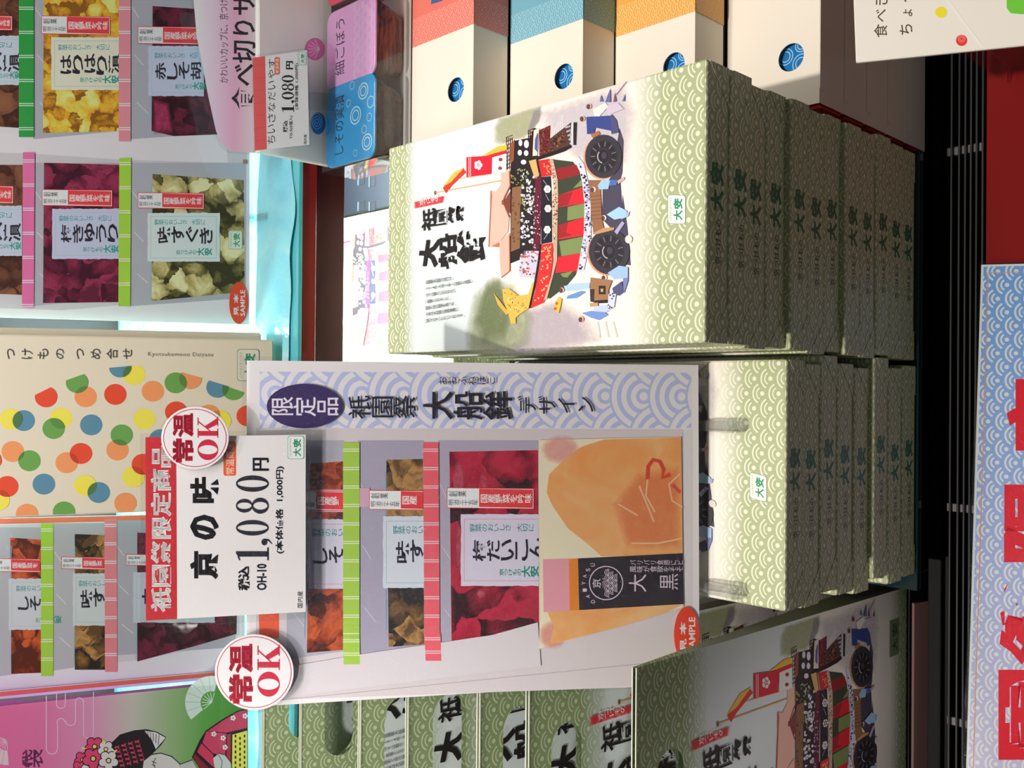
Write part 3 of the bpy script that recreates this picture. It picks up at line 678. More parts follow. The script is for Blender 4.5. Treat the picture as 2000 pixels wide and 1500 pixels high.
# brush lettering, the small red strip and the seven lines of text
INK = M((34, 30, 30), 0.9, 0.4, 'black_ink')
ac.wash([D3(*p) for p in ((48,128),(200,98),(365,64),(350,135),(200,166),(50,200))], (222, 50, 60), 1.0, 0.86)
ac.text('京つけもの', *D3(110, 88), *D3(300, 172), (246, 226, 220), 0.008, True, sk=-9)
ac.text('祇', *D3(125, 200), *D3(258, 430), INK, 0.022, skt=3, sk=-3); ac.text('園', *D3(252, 215), *D3(388, 375), INK, 0.012, sk=-4); ac.text('祭', *D3(392, 165), *D3(555, 355), INK, 0.03, sk=-5)
ac.text('大', *D3(85, 500), *D3(285, 790), INK, 0.05, skt=8); ac.text('船', *D3(300, 455), *D3(484, 820), INK, 0.028, sk=-4); ac.text('鉾', *D3(484, 385), *D3(776, 760), INK, 0.034, sk=-8)
LINES = ['祇園祭大船鉾の巡行は、', '2014年(平成26年)の後祭から再開し、', '今では祭りに欠かせない', '一風景となりました。', '歴史と技の継承を見つめ、', '大安は大船鉾の復興事業に', '協力させていただいております。']
for s, y, x1 in zip(LINES, (962, 1025, 1092, 1158, 1222, 1285, 1352), (455, 670, 470, 425, 478, 495, 570)):
    ac.text(s, *D3(172, y-42), *D3(x1, y), M((70, 64, 62), 0.95, 0.4, 'grey_ink'), 0.002, True, sk=-(x1-172)/5.172*0.165)
pic = ac.build('float_picture', right_stack[0], Matrix.Translation((0, 0, BH)))
ME_PIC = pic.data
# crest label on the lid
kc = Canvas((XC, YC + dys[0], RTOP), (1, 0, 0), (0, 1, 0)); kc.lvl = 0.98
def crest(cv, x0, y0, x1, y1, sk=0.0, fill=(240, 240, 226), ink=(28, 140, 92), line=(120, 150, 140)):
    """small white shop label with green lettering, in photo pixels (x0..x1 its height, y0..y1 its width)"""
    r = min(x1-x0, y1-y0)*0.14
    def sh(p): return (p[0], p[1] + sk*(p[0]-x0)/(x1-x0))
    cv.poly([sh(p) for p in rrect(x0-1.0, y0-1.0, x1+1.0, y1+1.0, r)], line); cv.poly([sh(p) for p in rrect(x0, y0, x1, y1, r)], fill)
    h, w = x1-x0, y1-y0
    cv.text('大', x0+h*.32, y0+w*.53, x0+h*.86, y0+w*.90, ink, 0.035); cv.text('安', x0+h*.32, y0+w*.12, x0+h*.86, y0+w*.50, ink, 0.035)
    cv.text('心を込めた京つけもの', x0+h*.07, y0+w*.08, x0+h*.22, y0+w*.92, (110, 120, 110), 0.0)
crest(kc, 1305, 381, 1338, 436, 1)
kr = kc.build('shop_label', right_stack[0], Matrix.Translation((0, 0, BH)))
lb = left_stack[0]
link('float_picture', ME_PIC, lb, Matrix.Translation((0, 0, BH))); link('shop_label', kr.data, lb, Matrix.Translation((0, 0, BH)))
# boxes under the upper shelf, lit by the lamp strip
bz = CAMZ - 0.85
pb = on_z(673, 425, bz); pb2 = on_z(755, 408, bz)
bx = (pb.x+pb2.x)/2
for i in range(3):
    r = gift_box(f'green gift box in the lit stack behind the tall stack, {["topmost", "second", "lowest"][i]}',
                 'gift boxes under the upper shelf', Vector((bx-BW/2, 0.955+BD/2, bz-(i+1)*BH)))
    if i == 0: link('float_picture', ME_PIC, r, Matrix.Translation((0, 0, BH)))
t = mesh('box_riser', box_bm(bx-BW-0.01, bx+0.01, 0.95, 1.40, DECK, bz-3*BH, 0.002), M_BLACK)
tag(t, 'black riser carrying the lit boxes under the upper shelf', 'riser')
# slotted black tray beside them
tz = on_y(800, 360, 1.02).z
t = thing('slotted_tray', Vector((0.42, 1.15, DECK)), 'black slotted tray under the shelf beside the lit boxes', 'tray')
TM = T((0.42, 1.15, DECK))
mesh('body', box_bm(bx+0.012, 0.62, 1.075, 1.45, DECK, CAMZ-0.88, 0.003), M((24, 26, 31), 0.9, 0.5, 'grey_black_plastic'), t, TM)
for (x0, x1, y0, y1) in ((702, 713, 316, 362), (724, 734, 318, 365), (702, 713, 392, 412), (724, 734, 392, 412)):
    a = on_z(x0, y1, CAMZ-0.88); b2 = on_z(x1, y0, CAMZ-0.88)
    mesh('slot', box_bm(a.x, b2.x, b2.y, a.y, CAMZ-0.8805, CAMZ-0.8795), M((16, 17, 20), 1.0, 0.6, 'slot_black'), t, TM)
    mesh('slot_rim', box_bm(a.x, b2.x, a.y, a.y+0.0025, CAMZ-0.8805, CAMZ-0.8780), M((70, 78, 90), 0.9, 0.3, 'slot_edge'), t, TM)

# ------------------------------------------------------------------ printed pickle packs (pictures on the posters)
def foods(l):
    return dict(
        yellow=food('yellow_pickle', [(130,84,30),(206,146,40),(234,184,66),(246,216,124)], 34, l),
        purple=food('purple_pickle', [(44,20,26),(70,26,36),(104,32,54),(60,26,32)], 30, l),
        magenta=food('plum_pickle', [(60,22,38),(104,32,54),(142,48,78),(90,30,50)], 26, l),
        brown=food('brown_pickle', [(64,36,28),(104,64,46),(128,84,60)], 30, l),
        beige=food('turnip_pickle', [(50,50,28),(104,98,54),(180,166,108),(214,204,156)], 26, l),
        orange=food('carrot_pickle', [(84,34,18),(140,54,26),(196,88,40),(120,44,22)], 32, l),
        olive=food('leaf_pickle', [(42,34,26),(110,78,40),(176,130,74),(90,64,36)], 28, l),
        red=food('red_pickle', [(54,16,22),(126,22,42),(184,34,62),(160,28,52)], 22, l),
        daikon=food('daikon_pickle', [(230,140,76),(238,160,96),(244,182,126)], 8, l, dist=.5, chunk=.2))
def band(cv, x0, y0, x1, y1, rgb, sk=0.0, step=47.0, ph=20.0):
    cv.poly([(x0, y0), (x1, y0), (x1+sk, y1), (x0+sk, y1)], rgb)
    y = y0 + ph; cv.k += 1
    lt = tuple(min(255, int(v*.35+255*.62)) for v in rgb)
    while y < y1-5:
        s = sk*(y-y0)/(y1-y0)
        cv.poly([(x0+s, y), (x1+s, y), (x1+s, y+2), (x0+s, y+2)], lt, same=True); cv.poly([(x0+s, y+4), (x1+s, y+4), (x1+s, y+6), (x0+s, y+6)], lt, same=True)
        y += step
def sticker(cv, x0, y0, x1, y1, cut=1.0, sk=2.0):
    """red and white vertical strip; cut is the fraction still showing before a band covers it"""
    red = (222, 56, 60); xe = x0 + (x1-x0)*cut; k = sk*cut
    cv.rect(x0, y0, xe, y1, red, k); cv.rect(x0+1, y0+1.2, xe-.6 if cut >= 1 else xe, y1-1.2, (246, 236, 234), k)
    xm = x0 + (x1-x0)*.37
    if xe > xm: cv.rect(xm, y0+2.2, xe-1.6 if cut >= 1 else xe, y1-2.2, red, k)
    h = y1-y0
    def fit(t, a, b, ya, yb, col, bd):
        n = len(t); w = (b-a)/n; m = int(min(n, max(0, math.floor((xe-a)/w))))
        if m: cv.text(t[:m], a, ya+k*.5, a+w*m, yb+k*.5, col, bd, True)
    fit('創業', x0+3, x0+3+(xm-x0)*.55, y0+h*.14, y0+h*.42, (60, 54, 60), .005); fit('明治三十五年', x0+3, xm-2, y0+h*.56, y0+h*.84, (60, 54, 60), .005)
    fit('国産野菜を吟味', xm+3, x1-4, y0+h*.28, y0+h*.74, (250, 232, 228), .012)
def label(cv, x0, y0, x1, y1, text, box, tone=(206, 208, 214), slogan=None, shop=None, edge=(150, 180, 176), bold=.02, rag=True, cutoff=False):
    rnd = random.Random(int(x0*7+y0))
    n = 26; pts = []
    for i in range(n+1): pts.append((x0+(x1-x0)*i/n, y0+rnd.uniform(-.8, .8)))
    for i in range(n//2): pts.append((x1+(rnd.uniform(-.8, .8) if not cutoff else 0), y0+(y1-y0)*(i+.5)/(n/2)))
    for i in range(n+1): pts.append((x1-(x1-x0)*i/n, y1+rnd.uniform(-.8, .8)))
    for i in range(n//2): pts.append((x0+rnd.uniform(-.8, .8), y1-(y1-y0)*(i+.5)/(n/2)))
    cv.poly(pts, tone)
    h = y1-y0
    for yy in (y0+h*.07, y1-h*.07): cv.rect(x0+6, yy-.5, x1-(0 if cutoff else 6), yy+.5, edge)
    cv.rect(x0+6, y0+h*.07, x0+7, y1-h*.07, edge)
    if not cutoff: cv.rect(x1-7, y0+h*.07, x1-6, y1-h*.07, edge)
    if slogan: cv.text(slogan[0], slogan[1], y0+h*.13, slogan[2], y0+h*.25, (52, 140, 140), .008, True)
    n_ = len(text); w = (box[2]-box[0])/n_
    for i, ch in enumerate(text):
        j = rnd.uniform(-2, 2); cv.text(ch, box[0]+w*i+1, box[1]+j, box[0]+w*(i+1)-1, box[3]+j, (36, 30, 42), bold, sk=rnd.uniform(-3, 1))
    if shop:
        a, b = shop; cv.text('京つけもの'[:5], a, y0+h*.76, a+(b-a)*.55, y0+h*.86, (40, 140, 124), .012, True); cv.text('大安', a+(b-a)*.56, y0+h*.72, b, y0+h*.88, (40, 140, 124), .03, True)
def pouch(cv, x0, y0, x1, y1, rgb=(170, 166, 178)):
    cv.poly([(x0, y0), (x1, y0), (x1, y1-6), (x0, y1+10)], rgb)
    for q in range(3): cv.line([(x0+2+5*q, y0+(y1-y0)*(.2+.3*q)), (x0+16+9*q, y0+(y1-y0)*(.27+.3*q))], 1.1, (206, 204, 212))
def sample_mark(cv, cx, cy, rx, ry, sk=0.0):
    cv.ell(cx, cy, rx, ry, (228, 66, 40))
    cv.text('見 本', cx-rx*.55, cy-ry*.45, cx-rx*.02, cy+ry*.62, (250, 238, 232), .02); cv.text('SAMPLE', cx+rx*.16, cy-ry*.62, cx+rx*.66, cy+ry*.62, (250, 238, 232), .015)

# ------------------------------------------------------------------ tall sign on its acrylic stand
F3 = lambda x, y: (590+x/3.192, 840+y/3.192)
sg = plane_at(1366, 1015, z=LTOP+0.016, lean=35); sg.lvl = 0.84
t = thing('display_sign', sg.frame(), 'tall laminated picture sign on the shorter left stack', 'sign')
OUT = [(1364, 713), (482, 704), (481, 1381), (1366, 1327)]
board(sg, OUT, 0.0012, M((226, 219, 220), 0.84, 0.35, 'white_card'), 'board', t)
MW = wave_mat('lavender_wave_print', 0.041, RING_BROAD, LC((180, 184, 220), 0.84), LC((222, 216, 220), 0.84), q=0.48, edge=0.86, arc=None)
sg.poly([(507, 726), (1350, 728), (1350, 836), (507, 836)], MW)
sg.poly([(500, 836), (1352, 838), (1352, 1338), (500, 1368)], (208, 196, 198))
sg.rect(1334, 838, 1352, 1334, (216, 208, 210)); sg.line([(500, 1372), (1334, 1288)], 1.4, (168, 160, 172)); sg.line([(1334, 842), (1334, 1330)], 1.2, (180, 170, 180))
sg.build('frame_print', t); sg.flush()
fd = foods(0.84)
sg.poly([(505, 1185), (545, 1183), (545, 1246), (507, 1250)], (228, 88, 56)); sg.poly([(505, 855), (545, 855), (545, 1100), (505, 1100)], (228, 88, 56))
pouch(sg, 560, 860, 672, 1278); pouch(sg, 700, 860, 828, 1268, (164, 156, 176)); pouch(sg, 856, 860, 1054, 1272, (170, 160, 178))
sg.poly([*[F3(*p) for p in ((45,210),(255,195),(255,1370),(30,1388))]], fd['orange']); sg.line([F3(28, 300), F3(16, 1290)], 1.5, (110, 160, 180))
sg.poly([F3(*p) for p in ((525,185),(752,180),(760,1335),(540,1352))], fd['olive']); sg.line([F3(522, 250), F3(524, 1250)], 1.5, (110, 160, 180))
sg.poly([F3(*p) for p in ((918,135),(1470,125),(1478,1300),(1100,1375),(932,1365))], fd['red'])
for a, b, c_ in (((1100,230),(1160,520),(196,70,90)),((940,180),(1010,480),(206,90,110)),((960,560),(1000,940),(200,80,100)),((1090,990),(1140,1050),(206,90,110))): sg.wash(ell(*F3((a[0]+b[0])/2, (a[1]+b[1])/2), abs(b[0]-a[0])/5.4, abs(b[1]-a[1])/6.2, 12), c_, .6)
label(sg, 602, 1014, 672, 1150, 'しそ', (610, 1068, 672, 1100), (206, 200, 216), ('野菜のおい', 610, 670), edge=(220, 130, 140), cutoff=True)
label(sg, 748, 1008, 828, 1148, '味す', (772, 1054, 828, 1098), (206, 210, 220), ('野菜のおい', 768, 826), cutoff=True)
label(sg, 900, 1004, 1052, 1144, '梅だいこん', (922, 1054, 1060, 1096), (210, 202, 220), ('野菜のおいしさ 大切に', 918, 1042), (975, 1052), edge=(224, 130, 150), cutoff=True)
sg.rect(596, 956, 672, 1000, (214, 150, 170)); sticker(sg, 556, 958, 722, 996, .69); sg.rect(700, 953, 722, 990, (206, 160, 180)); sticker(sg, 721, 957, 888, 995, .63); sticker(sg, 873, 952, 1042, 992)
band(sg, 670, 864, 702, 1296, (160, 196, 70), 0.0, 36, 12); band(sg, 826, 864, 856, 1288, (228, 92, 104), 3, 36, 12)
sg.poly([(500, 1312), (720, 1275), (960, 1240), (1050, 1215), (1056, 1300), (500, 1368)], (212, 202, 206))
# band tips that hang over the pale corner
band(sg, 670, 1240, 702, 1297, (160, 196, 70), 1, 26, 8); band(sg, 829, 1236, 860, 1290, (228, 92, 104), 2, 26, 8)
G4 = lambda x, y: (1040+x/3.125, 840+y/3.125)
sg.poly([G4(*p) for p in ((36,60),(905,40),(920,1080),(40,1335))], (236, 214, 184))
sg.wash(ell(*G4(170, 120), 40, 30, 14), (232, 160, 156), .8); sg.wash(ell(*G4(120, 1250), 28, 30, 14), (240, 150, 140), .8)
sg.poly([G4(*p) for p in ((300,100),(430,58),(905,42),(915,760),(420,770),(330,690),(215,600),(120,460),(85,380),(100,270),(180,190))], fd['daikon'])
sg.poly([G4(*p) for p in ((90,1110),(300,1085),(915,1060),(820,1110),(560,1190),(100,1310),(130,1200))], fd['daikon'])
sg.wash([G4(*p) for p in ((640,250),(905,200),(915,740),(560,730),(480,450))], (232, 132, 84), .7, .7)
sg.line([G4(700,300), G4(705,220), G4(735,180), G4(775,190), G4(800,240), G4(790,290), G4(840,270)], 8, (206, 70, 50)); sg.line([G4(850,330), G4(900,380)], 7, (212, 78, 56))
for pl in (((650,340),(740,560)),((700,300),(690,400),(745,500)),((900,265),(830,330),(850,430),(915,470)),((600,690),(760,690),(910,660)),((520,450),(640,520))): sg.line([G4(*p) for p in pl], 3.2, (244, 180, 136))
sg.poly([G4(*p) for p in ((62,788),(222,782),(230,1100),(66,1110))], (222, 152, 162)); sg.poly([G4(*p) for p in ((220,784),(276,782),(282,1097),(226,1100))], (222, 130, 40)); sg.poly([G4(*p) for p in ((276,782),(914,750),(920,1060),(284,1097))], (42, 34, 44))
p = G4(447, 932); LW = (206, 190, 204)
sg.ring(p[0], p[1], 33.5, 33.5, 2.0, LW)
for r_ in range(3):
    for q in range(-2+(r_ == 0), 3-(r_ == 0)):
        cx_, cy_ = p[0]+24-8*r_, p[1]+10.5*(q+(.5 if r_ % 2 else 0))
        if math.hypot(cx_-p[0], cy_-p[1]) > 27: continue
        for rr in (9.5, 6.2, 2.9): sg.ring(cx_-2, cy_, rr, rr*.72, 1.1, LW, 12, math.pi*.5, math.pi*1.5)
sg.text('京', *G4(362, 905), *G4(415, 962), LW, .01); sg.text('つけもの', *G4(422, 900), *G4(440, 962), LW, .0)
for i, ch in enumerate('DAIYASU'):
    a = math.radians(180 + 54 - 18*i); c_ = (p[0]+44*math.cos(a), p[1]-44*math.sin(a)); sg.text(ch, c_[0]-4, c_[1]-3.2, c_[0]+4, c_[1]+3.2, LW, .01)
sg.text('大', *G4(585, 878), *G4(692, 985), LW, .0); sg.text('黒', *G4(775, 875), *G4(885, 972), LW, .0)
sg.text('風味が食欲をそそ', *G4(592, 826), *G4(914, 866), LW, .004, True); sg.text('パリパリ食感にビ', *G4(592, 790), *G4(914, 822), LW, .004, True)
sample_mark(sg, 1340, 1238, 25, 54)
sg.build('picture', t); sg.flush()
sg.ell(595, 793, 74, 43.5, (60, 44, 92)); sg.text('限定品', 531, 775, 661, 813, (226, 216, 236), .008, True)
BK = (38, 34, 44)
sg.text('祇園祭', 680, 772, 812, 818, BK, .006, True); sg.text('大船鉾', 826, 764, 1000, 820, BK, .010, True); sg.text('デザイン', 1010, 773, 1158, 808, BK, .002, True); sg.text('おおふねほこ', 856, 735, 966, 752, BK, .0, True)
sg.build('lettering', t)
mesh('laminate', prism_bm([sg.uv(q) for q in ((1372, 704), (474, 696), (473, 1389), (1374, 1334))], 0.0043, 0.0046), M_LAMI, t)
# acrylic stand: two side plates with rounded hooked feet and a rod between
t = thing('acrylic_stand', Vector((LXC, LYF+0.09, LTOP)), 'clear acrylic stand with two rounded feet holding the tall sign', 'stand')
AM = T((LXC, LYF+0.09, LTOP))
sb = sg.O; le = math.radians(35)
for fy in (833, 1153):
    px0 = on_z(1440, fy, LTOP).x
    yf = on_z(1461, fy, LTOP).y; yb = sb.y
    z0 = LTOP + 0.0003
    n2 = lambda w, v: (yb + v*math.sin(le) + w*math.cos(le), sb.z + v*math.cos(le) - w*math.sin(le))
    prof = [(yb+0.15, z0), (yf+0.008, z0)]
    prof += [(yf+0.009+0.009*math.cos(a), z0+0.010+0.010*math.sin(a)) for a in [math.radians(d) for d in (250, 220, 190, 160, 130, 100)]]
    prof += [(yf+0.02, z0+0.016), n2(-0.007, -0.005), n2(0.003, -0.0065), n2(0.003, 0.16), n2(0.012, 0.16), n2(0.012, 0.012), (yb+0.05, z0+0.012), (yb+0.15, z0+0.010)]
    mesh('foot', prism_bm(prof, px0-0.0055, px0+0.0055, axes='yzx', bevel=0.0012), M_ACRYL, t, AM)
xa, xb = on_z(1440, 1153, LTOP).x, on_z(1440, 833, LTOP).x
mesh('cross_rod', box_bm(xa+0.0056, xb-0.0056, yb+0.10, yb+0.108, LTOP+0.001, LTOP+0.009, 0.002), M_ACRYL, t, AM)

# price card and the two round cards clipped to the sign
H5 = lambda x, y: (270+x/3.334, 780+y/3.334)
pc = Canvas(sg.O + sg.n*0.012, sg.ex, sg.ey); pc.lvl = 0.84
t = thing('price_card', pc.frame() @ Matrix.Translation((*pc.uv((590, 1020)), 0)), 'large red-topped price card clipped over the top of the tall sign', 'price card')
PM = Matrix.Translation((-pc.uv((590, 1020))[0], -pc.uv((590, 1020))[1], 0))
PO = [(597, 849), (284, 854), (285, 1212), (597, 1195)]
mesh('card', prism_bm([pc.uv(q) for q in PO], -0.0009, 0), M((226, 219, 218), 0.84, 0.3, 'white_card'), t, PM)
pc.poly([(284, 854), (344, 853), (346, 1209), (285, 1212)], (186, 36, 44))
pc.text('祇園祭限定商品', *H5(82, 300), *H5(216, 1385), (238, 228, 226), .02, contrast=.02)
for ch, y0, y1, bd, ct in (('京', 985, 1172, .035, .028), ('の', 750, 916, .03, .03), ('味', 500, 676, .03, .022)): pc.text(ch, *H5(338, y0), *H5(524, y1), (30, 28, 32), bd, contrast=ct)
pc.poly(rrect(*H5(555, 275), *H5(636, 497), 4), (226, 86, 42)); pc.text('常温商品', *H5(570, 285), *H5(624, 488), (244, 206, 186), .004)
DK = (32, 30, 38)
pc.text('税込', *H5(650, 1085), *H5(726, 1245), DK, .03, contrast=.025); pc.text('OH-10', *H5(772, 1070), *H5(836, 1243), DK, .02, contrast=.02)
for ch, x0, x1, y0, y1 in (('1', 636, 850, 962, 1056), (',', 802, 872, 902, 955), ('0', 636, 850, 785, 887), ('8', 636, 850, 640, 745), ('0', 636, 850, 495, 602)): pc.k += 1; pc.fat(ch, *H5(x0, y0), *H5(x1, y1), DK)
pc.text('円', *H5(745, 380), *H5(850, 466), DK, .012, contrast=.04); pc.text('(本体価格  1,000円)', *H5(894, 435), *H5(950, 1005), DK, .012, contrast=.015)
pc.text('国内産', *H5(1036, 1250), *H5(1070, 1357), (60, 58, 60), .0)
crest(pc, H5(976, 0)[0], H5(0, 241)[1], H5(1076, 0)[0], H5(0, 385)[1], 0, (232, 232, 226), (30, 140, 96), (90, 170, 140))
pc.build('lettering', t, PM)
mesh('sleeve', prism_bm([pc.uv(q) for q in ((607, 838), (276, 846), (276, 1215), (285, 1222), (480, 1214), (607, 1204))], 0.0035, 0.0039), M_LAMI, t, PM)
def round_card(cx, cy, rx, ry, T1, T2, off, lab):
    c = Canvas(sg.O + sg.n*off, sg.ex, sg.ey); c.lvl = 0.84
    o = c.uv((cx, cy)); t = thing('round_card', c.frame() @ Matrix.Translation((*o, 0)), lab, 'card', 'round cards clipped to the sign')
    Q = Matrix.Translation((-o[0], -o[1], 0)); L = (196, 30, 60)
    mesh('disc', prism_bm([c.uv(q) for q in ell(cx, cy, rx, ry, 44)], -0.001, 0), M((228, 222, 222), 0.84, 0.3, 'white_card'), t, Q)
    c.ring(cx, cy, rx-4, ry-4, 1.5, L, 44)
    w = (T1[3]-T1[1])/2
    c.text('常', T1[0], T1[1]+w+1, T1[2], T1[3], L, .03, contrast=.03); c.text('温', T1[0], T1[1], T1[2], T1[1]+w-1, L, .03, contrast=.03)
    w = (T2[3]-T2[1])/2
    c.k += 1; c.fat('O', T2[0], T2[1]+w+1, T2[2], T2[3], L); c.k += 1; c.fat('K', T2[0], T2[1], T2[2], T2[1]+w-2, L)
    c.build('lettering', t, Q)
    mesh('film_edge', prism_bm([c.uv(q) for q in ell(cx, cy, rx+3, ry+3, 44)], 0.0030, 0.0033), M_LAMI, t, Q)
round_card(*H5(369, 251), 66, 61, (*H5(224, 90), *H5(360, 412)), (*H5(386, 118), *H5(521, 396)), 0.0175, 'round white card with crimson lettering overlapping the corner of the price card')
J6 = lambda x, y: (x/2.884, 980+y/2.884)
round_card(*J6(1432, 960), 77, 74, (*J6(1290, 800), *J6(1425, 1138)), (*J6(1450, 810), *J6(1576, 1098)), 0.008, "round white card with crimson lettering at the tall sign's top left corner")

# ------------------------------------------------------------------ on the upper shelf: two posters, the dotted boxes, the pink bag
LV = 0.68; fb = foods(LV)
WHITEB = M((204, 198, 201), LV, 0.4, 'white_card')
def easel(cv, px, py, lab, x0, x1):
    """little acrylic prop behind a poster on the shelf"""
    u, v = cv.uv((px, py))
    o = cv.O + cv.ex*u
    t = thing('acrylic_stand', Vector((o.x, o.y-0.02, SHZ)), lab, 'stand')
    Q = T((o.x, o.y-0.02, SHZ))
    prof = [(o.y-0.035, SHZ+0.0075), (o.y+0.10, SHZ+0.0075), (o.y+0.10, SHZ+0.012), (o.y-0.012, SHZ+0.012), (o.y-0.017, SHZ+0.022), (o.y-0.022, SHZ+0.022), (o.y-0.022, SHZ+0.014), (o.y-0.035, SHZ+0.013)]
    mesh('foot', prism_bm(prof, o.x-0.0035, o.x+0.0035, axes='yzx', bevel=0.0008), M_ACRYL, t, Q)
pa = plane_at(487, 450, z=SHZ+0.012, lean=21); pa.lvl = LV
t = thing('pickle_poster', pa.frame(), 'large poster of six pickle packs on the upper shelf, orange oval in its corner', 'poster')
board(pa, [(487, 634), (-70, 618), (-70, -70), (489, -70)], 0.002, WHITEB, 'board', t)
pa.poly([(480, 627), (-60, 611), (-60, 280), (482, 290)], (186, 180, 184)); pa.poly([(480, 630), (480, 560), (300, 590), (120, 606), (-60, 600), (-60, 612)], (208, 202, 206))
pa.poly([(-60, 258), (60, 262), (300, 276), (440, 262), (445, 318), (240, 312), (60, 300), (-60, 296)], (206, 200, 204))
for a in ((65, 232), (255, 480)): pouch(pa, a[0], -50, a[1], 262, (158, 158, 166)); pouch(pa, a[0], 318, a[1], 588, (160, 160, 168))
pa.poly([(-60, -60), (42, -60), (42, 250), (-60, 244)], fb['brown']); pa.poly([(-60, 322), (44, 322), (44, 576), (-60, 572)], fb['brown'])
pa.poly([(86, -60), (234, -60), (234, 256), (84, 260)], fb['yellow']); pa.poly([(86, 318), (236, 322), (236, 590), (84, 592)], fb['magenta'])
pa.poly([(298, 12), (420, 20), (440, 262), (340, 266), (296, 256)], fb['purple']); pa.poly([(298, 340), (476, 352), (478, 570), (296, 588)], fb['beige'])
pa.wash([(296, 190), (330, 200), (340, 262), (300, 264)], (170, 50, 90), .8)
for x in (295,): pa.line([(x, 36), (x-1, 240)], 1.4, (120, 170, 184)); pa.line([(x, 358), (x, 576)], 1.4, (120, 170, 184))
label(pa, -30, 70, 41, 166, '大漬', (-30, 104, 40, 140), (180, 190, 202), ('大切に', -20, 24), (-12, 40), cutoff=True)
label(pa, 100, 73, 232, 176, 'はりはり漬', (117, 108, 234, 146), (206, 204, 184), ('野菜のおいしさ 大切に', 114, 214), (156, 234), cutoff=True)
label(pa, 290, 90, 398, 188, '赤しそ胡', (302, 122, 394, 156), (178, 184, 204), ('野菜のおいしさ 大切', 302, 386), (342, 402), cutoff=True)
label(pa, -30, 402, 43, 500, '大漬', (-30, 438, 42, 474), (178, 184, 200), ('大切に', -20, 24), (-12, 42), cutoff=True)
label(pa, 102, 408, 233, 506, '梅きゅうり', (118, 438, 232, 474), (176, 180, 202), ('野菜のおいしさ 大切に', 116, 218), (162, 232), cutoff=True)
label(pa, 288, 416, 429, 511, '味すぐき', (306, 444, 416, 476), (192, 204, 202), ('野菜のおいしさ 大切に', 302, 400), (344, 414))
for a in ((-62, 30, 24, 58), (81, 31, 215, 67), (269, 52, 402, 86), (-62, 362, 26, 396), (82, 370, 219, 402), (269, 376, 398, 407)): sticker(pa, *a, cut=.9 if a[0] == 269 and a[1] == 52 else 1.0)
band(pa, 37, -55, 66, 268, (38, 142, 58), 0, 47, 22); band(pa, 232, -55, 255, 276, (230, 130, 140), 0, 47, 22)
band(pa, 45, 298, 68, 601, (214, 100, 150), -2, 47, 14); band(pa, 233, 309, 256, 598, (150, 192, 60), -2, 47, 8)
pa.rect(474, 312, 482, 320, (140, 110, 100)); crest(pa, 447, 452, 472, 486, 0, (196, 206, 190), (40, 140, 96), (160, 180, 166)); sample_mark(pa, 466, 592, 18.5, 41)
pa.build('picture', t)
mesh('laminate', prism_bm([pa.uv(q) for q in ((491, 637), (-75, 621), (-75, -74), (493, -74))], 0.0040, 0.0044), M_POUCH, t)
easel(pa, 487, 428, 'small acrylic prop in front of the large pickle poster on the icy film', 0, 0)
# dotted gift boxes
def dotted(px_, back, lab):
    d = plane_at(535, 830, z=SHZ+0.006, lean=21, point=None); d.lvl = LV*0.98
    return d
dc = plane_at(534, 830, z=SHZ+0.021, lean=21); dc.lvl = LV
t = thing('dotted_box', dc.frame(), 'upright cream gift box printed with coloured dots on the upper shelf', 'gift box')
CREAM = M((196, 187, 166), LV, 0.5, 'cream_card')
K7 = lambda x, y: (x/3.226, 620+y/3.226)
mesh('body', prism_bm([dc.uv(q) for q in ((534, 664), (-70, 652), (-70, 1014), (534, 990))], -0.028, 0, bevel=0.0015), CREAM, t)
CC = dict(B=(78, 122, 142), G=(92, 142, 68), Y=(222, 196, 72), R=(200, 66, 40), O=(208, 132, 82))
CIR = [(70,640,'Y'),(150,650,'B'),(385,635,'Y'),(338,700,'G'),(575,677,'B'),(540,500,'O'),(727,485,'R'),(910,640,'Y'),(845,360,'Y',((770,306),(915,306))),(963,465,'O'),(1107,412,'G'),(767,740,'G'),(740,835,'O'),(80,845,'O'),(185,903,'G'),(420,915,'O'),(510,857,'R'),(45,1065,'R'),(276,1050,'B'),(537,1058,'Y'),(622,1103,'B'),(170,1240,'O'),(403,1225,'G'),(790,1170,'O'),(840,1005,'Y'),(900,925,'R'),(1110,595,'R'),(1315,615,'O'),(1385,650,'Y'),(1560,620,'R'),(-10,1150,'Y'),(-60,900,'R'),(-90,660,'B'),(1010,770,'B'),(1180,840,'G'),(1090,1060,'B'),(1290,900,'Y'),
       (290,500,'R',((325,437),(215,492))),(485,410,'G',((525,358),(420,395))),(757,312,'B',((825,305),(688,318))),(1200,385,'O',((1265,380),(1140,345))),(1370,440,'B',((1435,433),(1315,397))),(1470,455,'G',((1530,470),(1410,428)))]
def clip(poly, a, b):
    """keep the part of poly on the left of a->b (in photo pixels)"""
    def sd(p): return (b[0]-a[0])*(p[1]-a[1])-(b[1]-a[1])*(p[0]-a[0])
    out = []
    for i, p in enumerate(poly):
        q = poly[(i+1) % len(poly)]; sp_, sq = sd(p), sd(q)
        if sp_ >= 0: out.append(p)
        if sp_*sq < 0: k = sp_/(sp_-sq); out.append((p[0]+(q[0]-p[0])*k, p[1]+(q[1]-p[1])*k))
    return out
shapes = []
